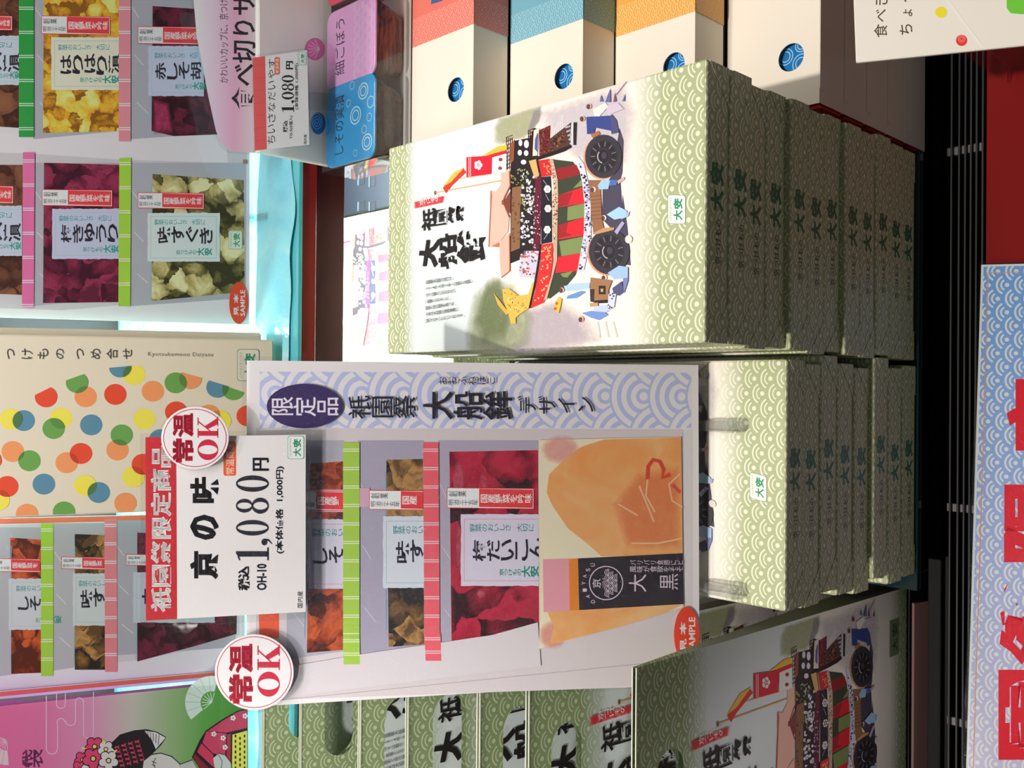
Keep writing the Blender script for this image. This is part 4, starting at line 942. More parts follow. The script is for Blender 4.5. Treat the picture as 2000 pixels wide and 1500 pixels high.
for c_ in CIR:
    pts = [K7(*q) for q in ell(c_[0], c_[1], 71, 66, 26)]
    if len(c_) > 3:
        a, b2 = K7(*c_[3][0]), K7(*c_[3][1]); p1 = clip(pts, a, b2); p2 = clip(pts, b2, a)
        pts = p1 if sum(q[1] for q in p1)/max(1, len(p1)) > sum(q[1] for q in p2)/max(1, len(p2)) else p2
    pts = clip(pts, (534, 988), (-70, 1012)); pts = clip(pts, (532, 600), (532, 1100))
    if len(pts) < 3: continue
    shapes.append((pts, c_[2])); dc.poly(pts, CC[c_[2]])
for i in range(len(shapes)):
    for j in range(i):
        x = shapes[i][0]; o = shapes[j][0]
        if math.hypot(x[0][0]-o[0][0], x[0][1]-o[0][1]) > 46: continue
        ar = sum(o[k][0]*o[(k+1) % len(o)][1]-o[(k+1) % len(o)][0]*o[k][1] for k in range(len(o)))
        for k in range(len(o)):
            a, b2 = o[k], o[(k+1) % len(o)]
            x = clip(x, a, b2) if ar > 0 else clip(x, b2, a)
            if len(x) < 3: break
        if len(x) > 2:
            ca, cb = CC[shapes[i][1]], CC[shapes[j][1]]; dc.poly(x, tuple(int(min(p, q)*0.86) for p, q in zip(ca, cb)))
GI = (64, 62, 56)
for ch, x0, x1 in zip('つけものつめ合せ', (44, 136, 236, 352, 482, 570, 670, 774), (92, 206, 304, 404, 528, 634, 742, 830)): dc.text(ch, *K7(x0, 196), *K7(x1, 262), GI, .0, sk=0)
# this box's line of Latin letters reads along the photo's width
def text_down(cv, s, x0, y0, x1, y1, rgb, bold=0.0, space=1.0):
    vs, fs = glyphs(s, bold, 0.0, False, space)
    A_ = cv.uv((x0, y1)); B_ = cv.uv((x1, y1+1)); D_ = cv.uv((x0, y0)); C_ = cv.uv((x1, y0+1))
    cv.add([tuple((A_[i]*(1-x)+B_[i]*x)*(1-y)+(D_[i]*(1-x)+C_[i]*x)*y for i in (0, 1)) for x, y in vs], fs, cv.c(rgb))
text_down(dc, 'Kyotsukemono Daiyasu', *K7(932, 218), *K7(1340, 250), (120, 114, 104), .0, 1.15)
crest(dc, 464, 683, 505, 743, 0, (196, 190, 172), (34, 130, 92), (90, 130, 116))
dc.build('print', t)
d2 = plane_at(506, 830, z=SHZ+0.006, lean=21); d2 = Canvas(dc.O - dc.n*0.032, dc.ex, dc.ey)
t = thing('dotted_box', d2.frame(), 'second plain-edged cream box just behind the dotted gift box', 'gift box')
mesh('body', prism_bm([d2.uv(q) for q in ((510, 650), (-70, 638), (-70, 985), (510, 970))], -0.028, 0, bevel=0.0015), CREAM, t)
# framed poster behind the price card
pd = plane_at(478, 1180, z=SHZ+0.012, lean=21); pd.lvl = LV
t = thing('pickle_poster', pd.frame(), 'orange-bordered pickle poster behind the price card, left of the dotted box', 'poster')
board(pd, [(478, 1001), (-70, 1014), (-70, 1372), (478, 1321)], 0.002, WHITEB, 'board', t)
OR = (222, 104, 74)
pd.poly([(470, 1002), (-60, 1014), (-60, 1025), (470, 1012)], OR); pd.poly([(470, 1316), (-60, 1366), (-60, 1357), (470, 1308)], OR); pd.line([(470, 1306), (-60, 1354)], 1.0, (120, 80, 76))
pd.poly([(468, 1014), (-60, 1027), (-60, 1352), (468, 1304)], (192, 186, 190)); pd.poly([(-60, 1320), (100, 1310), (260, 1290), (420, 1262), (468, 1240), (468, 1304), (-60, 1350)], (206, 200, 204))
pouch(pd, -40, 1030, 80, 1316, (164, 162, 168)); pouch(pd, 104, 1022, 204, 1300, (166, 164, 168)); pouch(pd, 226, 1016, 460, 1270, (158, 156, 164))
pd.poly([(20, 1050), (80, 1054), (80, 1314), (22, 1316)], fb['orange']); pd.poly([(146, 1043), (205, 1045), (205, 1308), (146, 1308)], fb['olive']); pd.poly([(268, 1040), (465, 1050), (462, 1238), (380, 1262), (268, 1292)], fb['purple'])
for x in (22, 146, 267): pd.line([(x, 1066), (x-1, 1290)], 1.3, (110, 170, 184))
label(pd, 17, 1130, 81, 1230, 'しそ', (34, 1164, 81, 1192), (188, 188, 194), ('野菜のおい', 32, 80), (70, 120), cutoff=True)
label(pd, 142, 1120, 205, 1222, '味す', (156, 1150, 206, 1186), (186, 190, 190), ('野菜のおいし', 154, 206), cutoff=True); label(pd, 260, 1118, 420, 1216, '赤しそ', (276, 1146, 400, 1186), (178, 182, 190))
sticker(pd, -22, 1090, 96, 1116, .85); sticker(pd, 120, 1087, 230, 1111, .8); sticker(pd, 246, 1082, 370, 1104)
band(pd, 80, 1022, 104, 1320, (150, 192, 60), 0, 36, 10); band(pd, 204, 1013, 228, 1312, (228, 120, 126), 1, 36, 10)
pd.build('picture', t)
mesh('laminate', prism_bm([pd.uv(q) for q in ((481, 998), (-74, 1011), (-74, 1376), (481, 1324))], 0.0036, 0.0040), M_POUCH, t)
# pink and green shopping bag with a painted dancer
pb_ = Canvas(on_z(484, 1420, SHZ+0.017) + Vector((0, 0.0, 0)), (1, 0, 0), (0, math.sin(math.radians(17)), math.cos(math.radians(17)))); pb_.lvl = LV
t = thing('paper_bag', pb_.frame(), 'pink and green paper bag with a painted dancer at the far left', 'bag')
m, tt = newmat('pink_to_green_print', 0.25)
u_, v_ = tt.uv()
va = pb_.uv((484, 1420))[1]; vb = pb_.uv((-70, 1420))[1]
f_ = tt.m('DIVIDE', tt.m('SUBTRACT', v_, va), vb-va)
tt.l(tt.ramp(f_, [(0.0, LC((66, 122, 46), LV)), (0.18, LC((90, 146, 70), LV)), (0.30, LC((140, 164, 118), LV)), (0.44, LC((184, 178, 170), LV)), (0.58, LC((206, 138, 172), LV)), (0.75, LC((212, 106, 152), LV)), (1.0, LC((208, 92, 140), LV))]), tt.b.inputs['Base Color'])
BG = [(484, 1330), (-70, 1388), (-70, 1640), (484, 1620)]
mesh('body', prism_bm([pb_.uv(q) for q in BG], -0.012, -0.0004), M((150, 60, 130), LV, 0.4, 'purple_bag_side'), t)
pb_.poly([(483, 1331), (-68, 1386), (-68, 1638), (483, 1618)], m)
pb_.poly([(200, 1350), (-60, 1378), (-60, 1386), (0, 1378), (60, 1366)], (150, 60, 130))
L7 = lambda x, y: (x/3.846, 1320+y/3.844)
LN = (220, 190, 208)
def arcpts(cx, cy, r, a0, a1, n=8): return [(cx+r*math.cos(math.radians(a0+(a1-a0)*i/n)), cy+r*math.sin(math.radians(a0+(a1-a0)*i/n))) for i in range(n+1)]
pb_.line([L7(*p) for p in [(348,150),(348,540)]+arcpts(390,545,42,180,0)+[(432,360)]+arcpts(458,350,30,180,360)+arcpts(530,335,38,180,0)+[(568,200)]+arcpts(597,195,30,180,360)+[(628,430)]+arcpts(664,430,38,180,0)+[(702,120)]], 1.3, LN)
pb_.line([L7(*p) for p in [(425,130),(425,215)]+arcpts(458,212,33,180,0)+[(491,130)]], 1.3, LN)
def fan(cx, cy, r, a0, a1, col, rib):
    pts = [(cx+r*math.cos(math.radians(a0+(a1-a0)*i/14)), cy+r*math.sin(math.radians(a0+(a1-a0)*i/14))) for i in range(15)]
    inn = [(cx+r*.42*math.cos(math.radians(a1-(a1-a0)*i/14)), cy+r*.42*math.sin(math.radians(a1-(a1-a0)*i/14))) for i in range(15)]
    pb_.poly([L7(*p) for p in pts+inn], col); pb_.k += 1
    for i in range(8):
        a = math.radians(a0+(a1-a0)*i/7); pb_.line([L7(cx+r*.42*math.cos(a), cy+r*.42*math.sin(a)), L7(cx+r*math.cos(a), cy+r*math.sin(a))], .7, rib, same=True)
        pb_.line([L7(cx, cy), L7(cx+r*.38*math.cos(a), cy+r*.38*math.sin(a))], 1.3, col, same=True)
fan(1590, 200, 200, 140, 285, (192, 206, 196), (120, 140, 130)); fan(50, 480, 190, 85, 200, (206, 176, 186), (170, 120, 140))
pb_.text('代', *L7(165, 600), *L7(240, 690), (92, 34, 76), .01); pb_.text('袋', *L7(165, 550), *L7(325, 690), (92, 34, 76), .008)
OL = (34, 28, 32)
pb_.poly([L7(*p) for p in ((820,520),(900,440),(1010,408),(1100,400),(1180,420),(1250,460),(1210,520),(1150,580),(1090,640),(1060,760),(840,760),(800,620))], OL)
pb_.poly([L7(*p) for p in ((1085,412),(1170,424),(1244,464),(1170,550),(1140,480))], (206, 200, 200))
for q in range(6): pb_.line([L7(1085+22*q, 412+6*q), L7(1098+18*q, 450+14*q)], 1.2, OL)
rn = random.Random(3)
for i in range(5):
    for j in range(4):
        c_ = L7(880+50*j+10*i, 535-14*j+34*i); pb_.poly([(c_[0]-5, c_[1]-2), (c_[0], c_[1]-1), (c_[0]+4, c_[1]-5), (c_[0]+3, c_[1]), (c_[0]+5, c_[1]+4), (c_[0], c_[1]+1), (c_[0]-4, c_[1]+3)], (204, 56, 90), same=(i+j) > 0)
pb_.poly([L7(*p) for p in ((1080,640),(1130,600),(1200,582),(1270,600),(1330,640),(1370,700),(1380,770),(1060,770))], (196, 192, 188)); pb_.line([L7(*p) for p in ((1130,590),(1210,580),(1290,605),(1350,660),(1380,760))], 1.8, OL)
for pl in (((1170,615),(1150,650),(1165,690)),((1140,640),(1175,655)),((1140,665),(1165,678))): pb_.line([L7(*p) for p in pl], 1.4, OL)
pb_.poly([L7(*p) for p in ((1350,660),(1440,630),(1480,700),(1500,770),(1370,770))], (176, 178, 172)); pb_.line([L7(1350,664), L7(1445,630)], 1.8, OL)
def flower(cx, cy, r, col, ctr):
    pb_.k += 1
    for i in range(5): pb_.poly([L7(*p) for p in ell(cx+r*.62*math.cos(i*1.257+.3), cy+r*.62*math.sin(i*1.257+.3), r*.50, r*.50, 12)], OL, same=True)
    pb_.k += 1
    for i in range(5): pb_.poly([L7(*p) for p in ell(cx+r*.62*math.cos(i*1.257+.3), cy+r*.62*math.sin(i*1.257+.3), r*.40, r*.40, 12)], col, same=True)
    pb_.poly([L7(*p) for p in ell(cx, cy, r*.3, r*.3, 12)], OL); pb_.poly([L7(*p) for p in ell(cx, cy, r*.2, r*.2, 12)], ctr)
PK = (208, 62, 104)
for a in ((620,630,60,PK),(710,530,70,PK),(600,700,60,PK),(660,720,60,(206,198,200)),(700,620,78,PK),(795,550,60,(206,198,200)),(815,635,72,(206,198,200))): flower(*a, (210, 196, 120))
for a in (((770,470),(800,500),(765,510)),((850,560),(885,550),(860,585)),((615,530),(650,545),(620,555))): pb_.poly([L7(*p) for p in a], (206, 200, 110))
pb_.poly([L7(*p) for p in ((1860,240),(1780,262),(1660,330),(1545,410),(1500,480),(1440,610),(1490,680),(1540,770),(1860,770))], OL)
pb_.poly([L7(*p) for p in ((1855,250),(1785,270),(1668,338),(1560,412),(1700,425),(1855,390))], (186, 60, 90)); pb_.poly([L7(*p) for p in ((1550,415),(1700,432),(1690,600),(1600,580),(1520,500))], (186, 60, 90)); pb_.poly([L7(*p) for p in ((1512,505),(1600,590),(1610,690),(1480,570))], (190, 54, 82)); pb_.poly([L7(*p) for p in ((1465,585),(1580,700),(1600,770),(1540,770),(1450,612))], (122, 34, 44))
pb_.poly([L7(*p) for p in ((1745,440),(1855,410),(1855,770),(1740,770))], (214, 198, 84)); pb_.poly([L7(*p) for p in ((1705,440),(1732,432),(1732,640),(1700,620))], (164, 44, 70))
for i in range(8):
    for j in range(3): pb_.poly([L7(*p) for p in ell(1768+34*j, 450+40*i+(j % 2)*18, 7, 13, 8)], OL, same=(i+j) > 0)
for a in ((1750,315),(1605,435),(1675,465),(1840,300),(1690,535)):
    for i in range(5): pb_.poly([L7(*p) for p in ell(a[0]+13*math.cos(i*1.257), a[1]+13*math.sin(i*1.257), 8, 8, 8)], (232, 222, 222), same=i > 0)
pb_.poly([L7(*p) for p in ((1600,610),(1640,580),(1690,590),(1730,640),(1750,770),(1640,770),(1610,680))], (186, 186, 182)); pb_.line([L7(1640,590), L7(1668,640), L7(1660,700)], 1.2, OL); pb_.line([L7(1600,612), L7(1640,580), L7(1690,592), L7(1735,650), L7(1750,768)], 1.6, OL)
pb_.build('print', t)
mesh('film', prism_bm([pb_.uv(q) for q in ((487, 1329), (-70, 1385), (-70, 1640), (487, 1620))], 0.0042, 0.0046), M_POUCH, t)

# ------------------------------------------------------------------ green paper bags standing in a row on the left
BAGTOP = BAGZ + BAGH
def tess_panel(bm, outer, holes, fn, mi=0):
    polys = [[Vector((x, z, 0)) for x, z in outer]] + [[Vector((x, z, 0)) for x, z in h] for h in holes]
    flat = [p for q in polys for p in q]
    vs = [bm.verts.new(fn(p.x, p.y)) for p in flat]
    for tri in tessellate_polygon(polys):
        f = bm.faces.new([vs[i] for i in tri]); f.material_index = mi
    return vs
SLOT = rrect(-0.0605, BAGH-0.075, 0.0605, BAGH-0.031, 0.0219, 8)
RECT = [(-BAGW/2, 0), (BAGW/2, 0), (BAGW/2, BAGH), (-BAGW/2, BAGH)]
def bag_mesh(dt, db, name):
    bm = bmesh.new()
    tess_panel(bm, RECT, [SLOT], lambda x, z: (x, 0.0, z), 0)
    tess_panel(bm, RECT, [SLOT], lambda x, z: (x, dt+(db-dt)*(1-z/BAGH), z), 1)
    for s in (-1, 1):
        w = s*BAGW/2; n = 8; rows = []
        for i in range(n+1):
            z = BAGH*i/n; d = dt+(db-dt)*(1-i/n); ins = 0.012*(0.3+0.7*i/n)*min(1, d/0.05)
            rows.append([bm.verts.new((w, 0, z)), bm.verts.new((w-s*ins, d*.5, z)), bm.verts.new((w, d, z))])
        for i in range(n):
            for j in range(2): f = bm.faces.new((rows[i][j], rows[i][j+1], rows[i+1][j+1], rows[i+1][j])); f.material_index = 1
    f = bm.faces.new([bm.verts.new(p) for p in ((-BAGW/2, 0, 0.001), (BAGW/2, 0, 0.001), (BAGW/2, db, 0.001), (-BAGW/2, db, 0.001))]); f.material_index = 1
    me = bpy.data.meshes.new(name); bm.to_mesh(me); bm.free()
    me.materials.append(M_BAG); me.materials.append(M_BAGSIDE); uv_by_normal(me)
    return me
ME_BAG = bag_mesh(0.004, 0.036, 'body'); ME_BAGF = bag_mesh(0.004, 0.045, 'body')
FB = Matrix.Rotation(math.pi/2, 4, 'X')
BAGPIC = None
def bag_uv(u, v): return (u*1.2, 0.074 + 1.32*(v+0.147))
rim_m = M((206, 212, 186), 0.98, 0.5, 'cut_paper_edge')
def rim_bm(dt):
    b = box_bm(-BAGW/2, BAGW/2, -0.0008, 0.0004, BAGH-0.0005, BAGH+0.0012)
    box_bm(-BAGW/2, BAGW/2, dt-0.0004, dt+0.0008, BAGH-0.0005, BAGH+0.0012, bm=b)
    return b
bk = Canvas((0, 0, 0), (1, 0, 0), (0, 1, 0)); bk.lvl = 0.98
bk.polyuv([(0.064, 0.022), (0.110, 0.022), (0.110, 0.050), (0.064, 0.050)], (118, 138, 100))
for ch, x0 in (('大', 0.069), ('安', 0.088)): text_uv(bk, ch, x0, 0.026, x0+0.016, 0.043, (24, 70, 50), 0.03)
BAGS = [(1243, None, .926, 2.5), (1034, 1413, .94, 6), (938, 1382, .965, 6), (798, 1358, 1, 7), (705, 1363, 1, 7), (589, 1474, 1, 7), (516, 1443, 1.055, 5.5)]
BLAB = ['frontmost green paper bag, its float picture facing out beside the brown board',
        'green paper bag directly behind the frontmost one, big letters in its handle hole'] + [f'green wave-patterned paper bag, {n} from the front of the bag row' for n in ('third', 'fourth', 'fifth', 'sixth')] + \
       ['rearmost green paper bag, blue shelf showing through its handle hole']
for i, (vt, ys, zs, lean) in enumerate(BAGS):
    ht = BAGH*zs*math.cos(math.radians(lean)); y = on_z(vt, 1400, BAGZ+(0.006 if i == 0 else 0.0055)+ht).y
    if i == 0: xc = on_y(1248, 1303, y).x - BAGW/2
    elif i < 5: xc = on_y(vt+55, ys, y).x - 0.0605
    else: xc = on_y(vt+62, ys, y).x + 0.0605
    t = thing('paper_bag', Matrix.Translation((xc, y-BAGH*zs*math.sin(math.radians(lean)), BAGZ+(0.006 if i == 0 else 0.0055))) @ Matrix.Rotation(-math.radians(lean), 4, 'X') @ Matrix.Diagonal((1, 1, zs, 1)), BLAB[i], 'bag', 'green paper bags standing in a row')
    link('body', ME_BAGF if i == 0 else ME_BAG, t)
    if BAGPIC is None:
        o = ac.build('float_picture', t, FB, bag_uv); BAGPIC = o.data; o2 = bk.build('shop_label', t, FB); BAGK = o2.data
        rf = mesh('top_edge', rim_bm(0.004), rim_m, t)
    else:
        link('float_picture', BAGPIC, t, FB); link('shop_label', BAGK, t, FB)
        if i == 1: RIM = mesh('top_edge', rim_bm(0.004), rim_m, t).data
        else: link('top_edge', RIM, t)

# ------------------------------------------------------------------ cream boxes in steps on the right
Y4 = on_z(1806, 300, CBASE).y; Z4 = on_y(1600, 200, Y4).z
Y3 = on_z(1418, 150, Z4).y; Z3 = on_y(1357, 100, Y3).z
Y2 = on_z(1200, 150, Z3).y; Z2 = on_y(1138, 100, Y2).z
Y1 = on_z(995, 150, Z2).y; Z1 = on_y(924, 150, Y1).z
Y0 = on_z(803, 200, Z1).y
CH = (Z4-CBASE)/5; CW = 0.25
CX = on_y(1599, 200, Y4).x
CX = max(CX, 0.2855)
CRM = M((234, 224, 207), 0.98, 0.5, 'cream_card'); REDC = M((168, 32, 34), 0.9, 0.5, 'red_card'); CBLUE = (34, 116, 176)
def cream_box(y, z, depth, lab, hole=None, band=None, flap=True, h=CH):
    """sleeve open on the left over a red inner tray; hole and band are pixel places on its top"""
    x0, x1 = CX, CX+CW
    t = thing('cream_box', Vector(((x0+x1)/2, y+depth/2, z)), lab, 'gift box', 'cream gift boxes stacked in steps')
    Q = T(((x0+x1)/2, y+depth/2, z)); zt = z+h-0.0003
    bm = bmesh.new(); holes = []
    if hole:
        c_ = on_z(hole[0], hole[1], zt); R_ = hole[2]; holes = [[(c_.x+R_*math.cos(a*math.pi/16), c_.y+R_*math.sin(a*math.pi/16)) for a in range(32)]]
    tess_panel(bm, [(x0, y), (x1, y), (x1, y+depth), (x0, y+depth)], holes, lambda a, b2: (a, b2, zt))
    for q in (((x0,y,z),(x1,y,z),(x1,y,zt),(x0,y,zt)), ((x0,y+depth,z),(x1,y+depth,z),(x1,y+depth,zt),(x0,y+depth,zt)), ((x1,y,z),(x1,y+depth,z),(x1,y+depth,zt),(x1,y,zt)), ((x0,y,z),(x1,y,z),(x1,y+depth,z),(x0,y+depth,z))):
        bm.faces.new([bm.verts.new(p) for p in q])
    if hole:
        r1 = [bm.verts.new((a, b2, zt)) for a, b2 in holes[0]]; r2 = [bm.verts.new((a, b2, zt-0.0012)) for a, b2 in holes[0]]
        for i in range(32): bm.faces.new((r1[i], r1[(i+1) % 32], r2[(i+1) % 32], r2[i]))
    bmesh.ops.remove_doubles(bm, verts=bm.verts, dist=1e-6)
    sl = mesh('sleeve', bm, CRM, t, Q)
    mesh('inner_tray', box_bm(x0-0.0022, x1-0.002, y+0.0025, y+depth-0.002, z+0.0015, zt-0.009, 0.0008), REDC, t, Q)
    if hole:
        k = Canvas((c_.x, c_.y, zt-0.0082), (1, 0, 0), (0, 1, 0)); k.lvl = 0.98
        k.polyuv(ell(0, 0, R_*1.5, R_*1.5, 32), M(CBLUE, 0.98, 0.15, 'blue_film_lid'))
        k.k += 4
        for cx_, cy_, r_ in ((R_*.35, R_*.75, R_*.62), (-R_*.4, -R_*.5, R_*.7), (R_*.9, -R_*.5, R_*.5)):
            for q in (1.0, .66): vs, fs = ring_faces(cx_, cy_, r_*q, r_*q, r_*q-.0011, r_*q-.0011, 24); k.add(vs, fs, k.c((150, 196, 226)), same=True)
        k.k += 1; k.build('cup_lid', t, Q @ k.frame())
    if flap:
        xa = on_y(1599, 170, Y4).x - CX
        b = prism_bm([(x0+0.012+xa*.2, z+h*.99), (x1-0.002, z+h*.99), (x1-0.002, z+h*.12), (x0+0.052, z+h*.12), (x0+0.030, z+h*.28), (x0+0.013, z+h*.80)], y-0.0007, y-0.0001, axes='xzy')
        mesh('front_flap', b, CRM, t, Q)
    if band:
        cm, cl, (p0, p1), wpx, words = band
        xb = (on_z(*p0, zt).x + on_z(*p1, zt).x)/2; wm = wave_mat('wave_band_print', 0.0092, RING_LINE, LC(cm, .98), LC(cl, .98), q=0.5, arc=None); sm = M(cm, .98, 0.45, 'band_print')
        k = Canvas((0, y, zt), (1, 0, 0), (0, 1, 0)); k.lvl = .98; xe = xb+wpx
        k.polyuv([(xb, 0), (xe, 0), (xe, depth), (xb, depth)], wm); k.polyuv([(xe, 0), (x1, 0), (x1, depth), (xe, depth)], sm)
        vs, fs = glyphs(words, .02); hh = depth*.42
        k.add([(xe+0.008+hh*.95*len(words)*gx, depth*.30+hh*gy) for gx, gy in vs], fs, k.c((70, 96, 136) if cm[0] > 150 else (196, 96, 84)))
        k.build('printed_band', sl, k.frame())
        k = Canvas((0, y-0.0009, z), (1, 0, 0), (0, 0, 1)); k.lvl = .98; hh = h-0.0003
        k.polyuv([(xb, 0), (xe, 0), (xe, hh), (xb, hh)], wm); k.polyuv([(xe, 0), (x1, 0), (x1, hh), (xe, hh)], sm)
        k.build('front_band', sl, k.frame())
    return t
D4 = Y3-Y4-0.001
for i in range(5):
    cream_box(Y4, CBASE+i*CH, D4, ['cream gift box lowest in the front stack beside the tall green stack', 'cream gift box second from the bottom of the front stack', 'cream gift box third from the bottom of the front stack', 'cream gift box fourth from the bottom of the front stack',
              'plain cream gift box on top of the front stack, half in shadow, blue round window'][i], hole=(1545, 112, 0.0145) if i == 4 else None)
steps = [(Y3, Z3, Y2-Y3-.001, (1316, 128, .0140), ((226, 162, 74), (238, 196, 132), ((1201, 73), (1357, 23)), .034, 'ゆず'), 'orange-banded cream gift box one step behind the front stack, window half hidden'),
         (Y2, Z2, Y1-Y2-.001, (1101, 149, .0140), ((112, 168, 184), (160, 200, 210), ((997, 86), (1138, 38)), .034, 'だい'), 'blue-banded cream gift box in the middle of the steps'),
         (Y1, Z1, Y0-Y1-.001, (890, 175, .0140), ((222, 116, 100), (236, 164, 150), ((805, 93), (925, 48)), .034, 'ゆら'), 'pink-banded cream gift box rearmost of the steps, below the cup display')]
for y, z, d, hole, bnd, lab in steps:
    cream_box(y, z-CH, d, lab, hole, bnd, flap=False)
YB = on_z(636, 200, on_y(733, 150, Y0+.004).z).y
stp = [(Y3, Z3-CH, Y2-.0005), (Y2, Z2-CH, Y1-.0005), (Y1, Z1-CH, Y0-.0005), (Y0, Z1, YB+0.012)]
t = thing('stepped_riser', Vector((CX+CW/2, Y3, CBASE)), 'black stepped riser under the banded cream boxes', 'riser')
for y, z, y2 in stp: mesh('step', box_bm(CX+0.002, CX+CW-0.002, y+0.001, y2, CBASE, z-0.0003), M_BLK2, t, T((CX+CW/2, Y3, CBASE)))

# ------------------------------------------------------------------ opened sample box with three lidded cups
ZL = on_y(733, 150, Y0+.004).z; ZC = Z1
YF = Y0+0.004
def rr_loft(cx, cy, secs, r, n=6):
    """rounded rectangles (z, half-x, half-y) skinned one above the other"""
    bm = bmesh.new(); rows = [[bm.verts.new((cx+x, cy+y, z)) for x, y in rrect(-a, -b2, a, b2, r, n)] for z, a, b2 in secs]; m_ = len(rows[0])
    for q in range(len(rows)-1):
        for i in range(m_): bm.faces.new((rows[q][i], rows[q][(i+1) % m_], rows[q+1][(i+1) % m_], rows[q+1][i]))
    bm.faces.new(rows[0][::-1]); bm.faces.new(rows[-1]); return bm
M_DARKC = food('dark_pickle', [(22,12,10),(44,20,14),(70,34,20),(30,14,10)], 40, .8, .12); M_STRIP = food('burdock_strips', [(36,16,11),(70,34,20),(116,62,36),(48,22,14)], 24, .8, .15, stretch=(1, 1, 9), dist=.2)
M_CUP = clear_mat('clear_cup', (0.93, 0.92, 0.90), .02)
def cup(py0, py1, lab, cm, fillm, text, deco):
    xa, xb = on_z(690, py1, ZL).x, on_z(690, py0, ZL).x
    cx_, hx = (xa+xb)/2, (xb-xa)/2-.0012; cy_, hy = (YF+YB)/2, (YB-YF)/2-.001
    t = thing('pickle_cup', Vector((cx_, cy_, ZC+0.001)), lab, 'cup', 'lidded pickle cups in the sample box')
    Q = T((cx_, cy_, ZC+0.001)); z0, z1 = ZC+0.0012, ZL-0.003
    mesh('tub', rr_loft(cx_, cy_, [(z0, hx*.78, hy*.80), (z0+.004, hx*.82, hy*.84), (z0+(z1-z0)*.5, hx*.90, hy*.90), (z1, hx*.97, hy*.97)], .013), fillm, t, Q, True)
    ld = mesh('lid', rr_loft(cx_, cy_, [(z1+.0002, hx, hy), (z1+.0022, hx*1.0, hy), (ZL, hx*.975, hy*.975)], .013), M(cm, .62, .2, 'film_lid'), t, Q)
    k = Canvas((cx_, cy_, ZL), (1, 0, 0), (0, 1, 0)); k.lvl = .62
    deco(k, hx, hy); text_uv(k, text, -hx*.72, hy*.22, hx*.72, hy*.62, (30, 34, 50), .004)
    k.build('lid_print', ld, k.frame())
def bubbles(k, hx, hy):
    for a, b2, r in ((.1,-.25,.22),(.62,-.55,.2),(-.3,-.6,.1),(-.62,-.72,.2),(.45,.05,.09),(.85,-.1,.1),(-.05,-.8,.1),(.3,-.85,.14),(-.8,-.25,.08)):
        vs, fs = ring_faces(a*hx, b2*hy, r*hx, r*hx, r*hx*.86, r*hx*.86, 22); k.add(vs, fs, k.c((170, 206, 226)), same=True)
        if r > .15: vs, fs = ring_faces(a*hx, b2*hy, r*hx*.62, r*hx*.62, r*hx*.5, r*hx*.5, 18); k.add(vs, fs, k.c((170, 206, 226)), same=True)
    k.k += 1
def waves(k, hx, hy):
    for j in range(5):
        for i in range(7):
            a, b2 = (-.85+.28*i+(.14 if j % 2 else 0))*hx, (-.9+.16*j)*hy
            if abs(a) > .9*hx: continue
            for r in (.13, .08): vs, fs = ring_faces(a, b2, r*hx, r*hx, r*hx-.0007, r*hx-.0007, 10, 0, math.pi); k.add(vs, fs, k.c((222, 176, 208)), same=True)
    k.k += 1
cup(152, 318, 'pickle cup with a blue bubble-patterned lid in the sample box', (36, 132, 186), M_DARKC, 'しその実漬', bubbles)
cup(2, 160, 'pickle cup with a lilac wave-patterned lid in the sample box', (196, 140, 184), M_STRIP, '細ごぼう', waves)
cup(-150, -8, 'pickle cup with a pink lid at the photo edge in the sample box', (206, 56, 84), M_DARKC, '大根', waves)
xl = on_z(690, 322, ZL).x; xr_ = CX+CW
t = thing('sample_box', Vector(((xl+xr_)/2, Y0, ZC)), 'opened sample box with upright cream lid and clear cover around the three cups', 'gift box')
Q = T(((xl+xr_)/2, Y0, ZC))
mesh('tray', box_bm(xl, xr_, Y0+.0005, YB+.004, ZC, ZC+0.0009), M((206, 196, 186), .68, .5, 'white_card'), t, Q)
mesh('clear_cover', box_bm(xl, xr_, Y0+.0008, Y0+.0012, ZC+.001, ZL+.002), M_CLEAR, t, Q)
mesh('clear_end', box_bm(xl-.0004, xl, Y0+.001, YB+.003, ZC+.001, ZL+.002), M_CLEAR, t, Q)
mesh('clear_top', box_bm(xl, xr_, Y0+.001, YB+.003, ZL+.002, ZL+.0024), M_CLEAR, t, Q)
lp = plane_at(646, 200, y=YB+.006, lean=3); lp.lvl = .5
mesh('upright_lid', prism_bm([lp.uv(q) for q in ((648, 324), (506, 296), (506, -60), (648, -60))], -.010, 0, bevel=.0008), M((186, 180, 172), .48, .5, 'cream_card_shade'), t, Q @ lp.frame())
def lid_window(cx_, cy_, rx, ry, c1, c2, deco):
    lp.ell(cx_, cy_, rx+.8, ry+.8, (120, 112, 108)); lp.ell(cx_+.6, cy_, rx, ry, c1)
    if deco == 'shell':
        for i in range(7): a = math.radians(115+i*22); lp.line([(cx_+rx*.5, cy_), (cx_+rx*.5+rx*1.25*math.cos(a), cy_+ry*.95*math.sin(a))], 1.2, c2)
    else:
        for r in (.75, .5, .25): lp.ring(cx_-2, cy_-ry*.2, rx*r, ry*r, 1.2, c2, 24)
lid_window(615, 96, 19, 21, (186, 92, 140), (222, 170, 196), 'shell'); lp.build('lid_window', t, Q @ lp.frame()); lp.flush(); lid_window(621, 241, 14, 21, (30, 92, 168), (120, 168, 210), 'ring')
lp.build('lid_window', t, Q @ lp.frame())
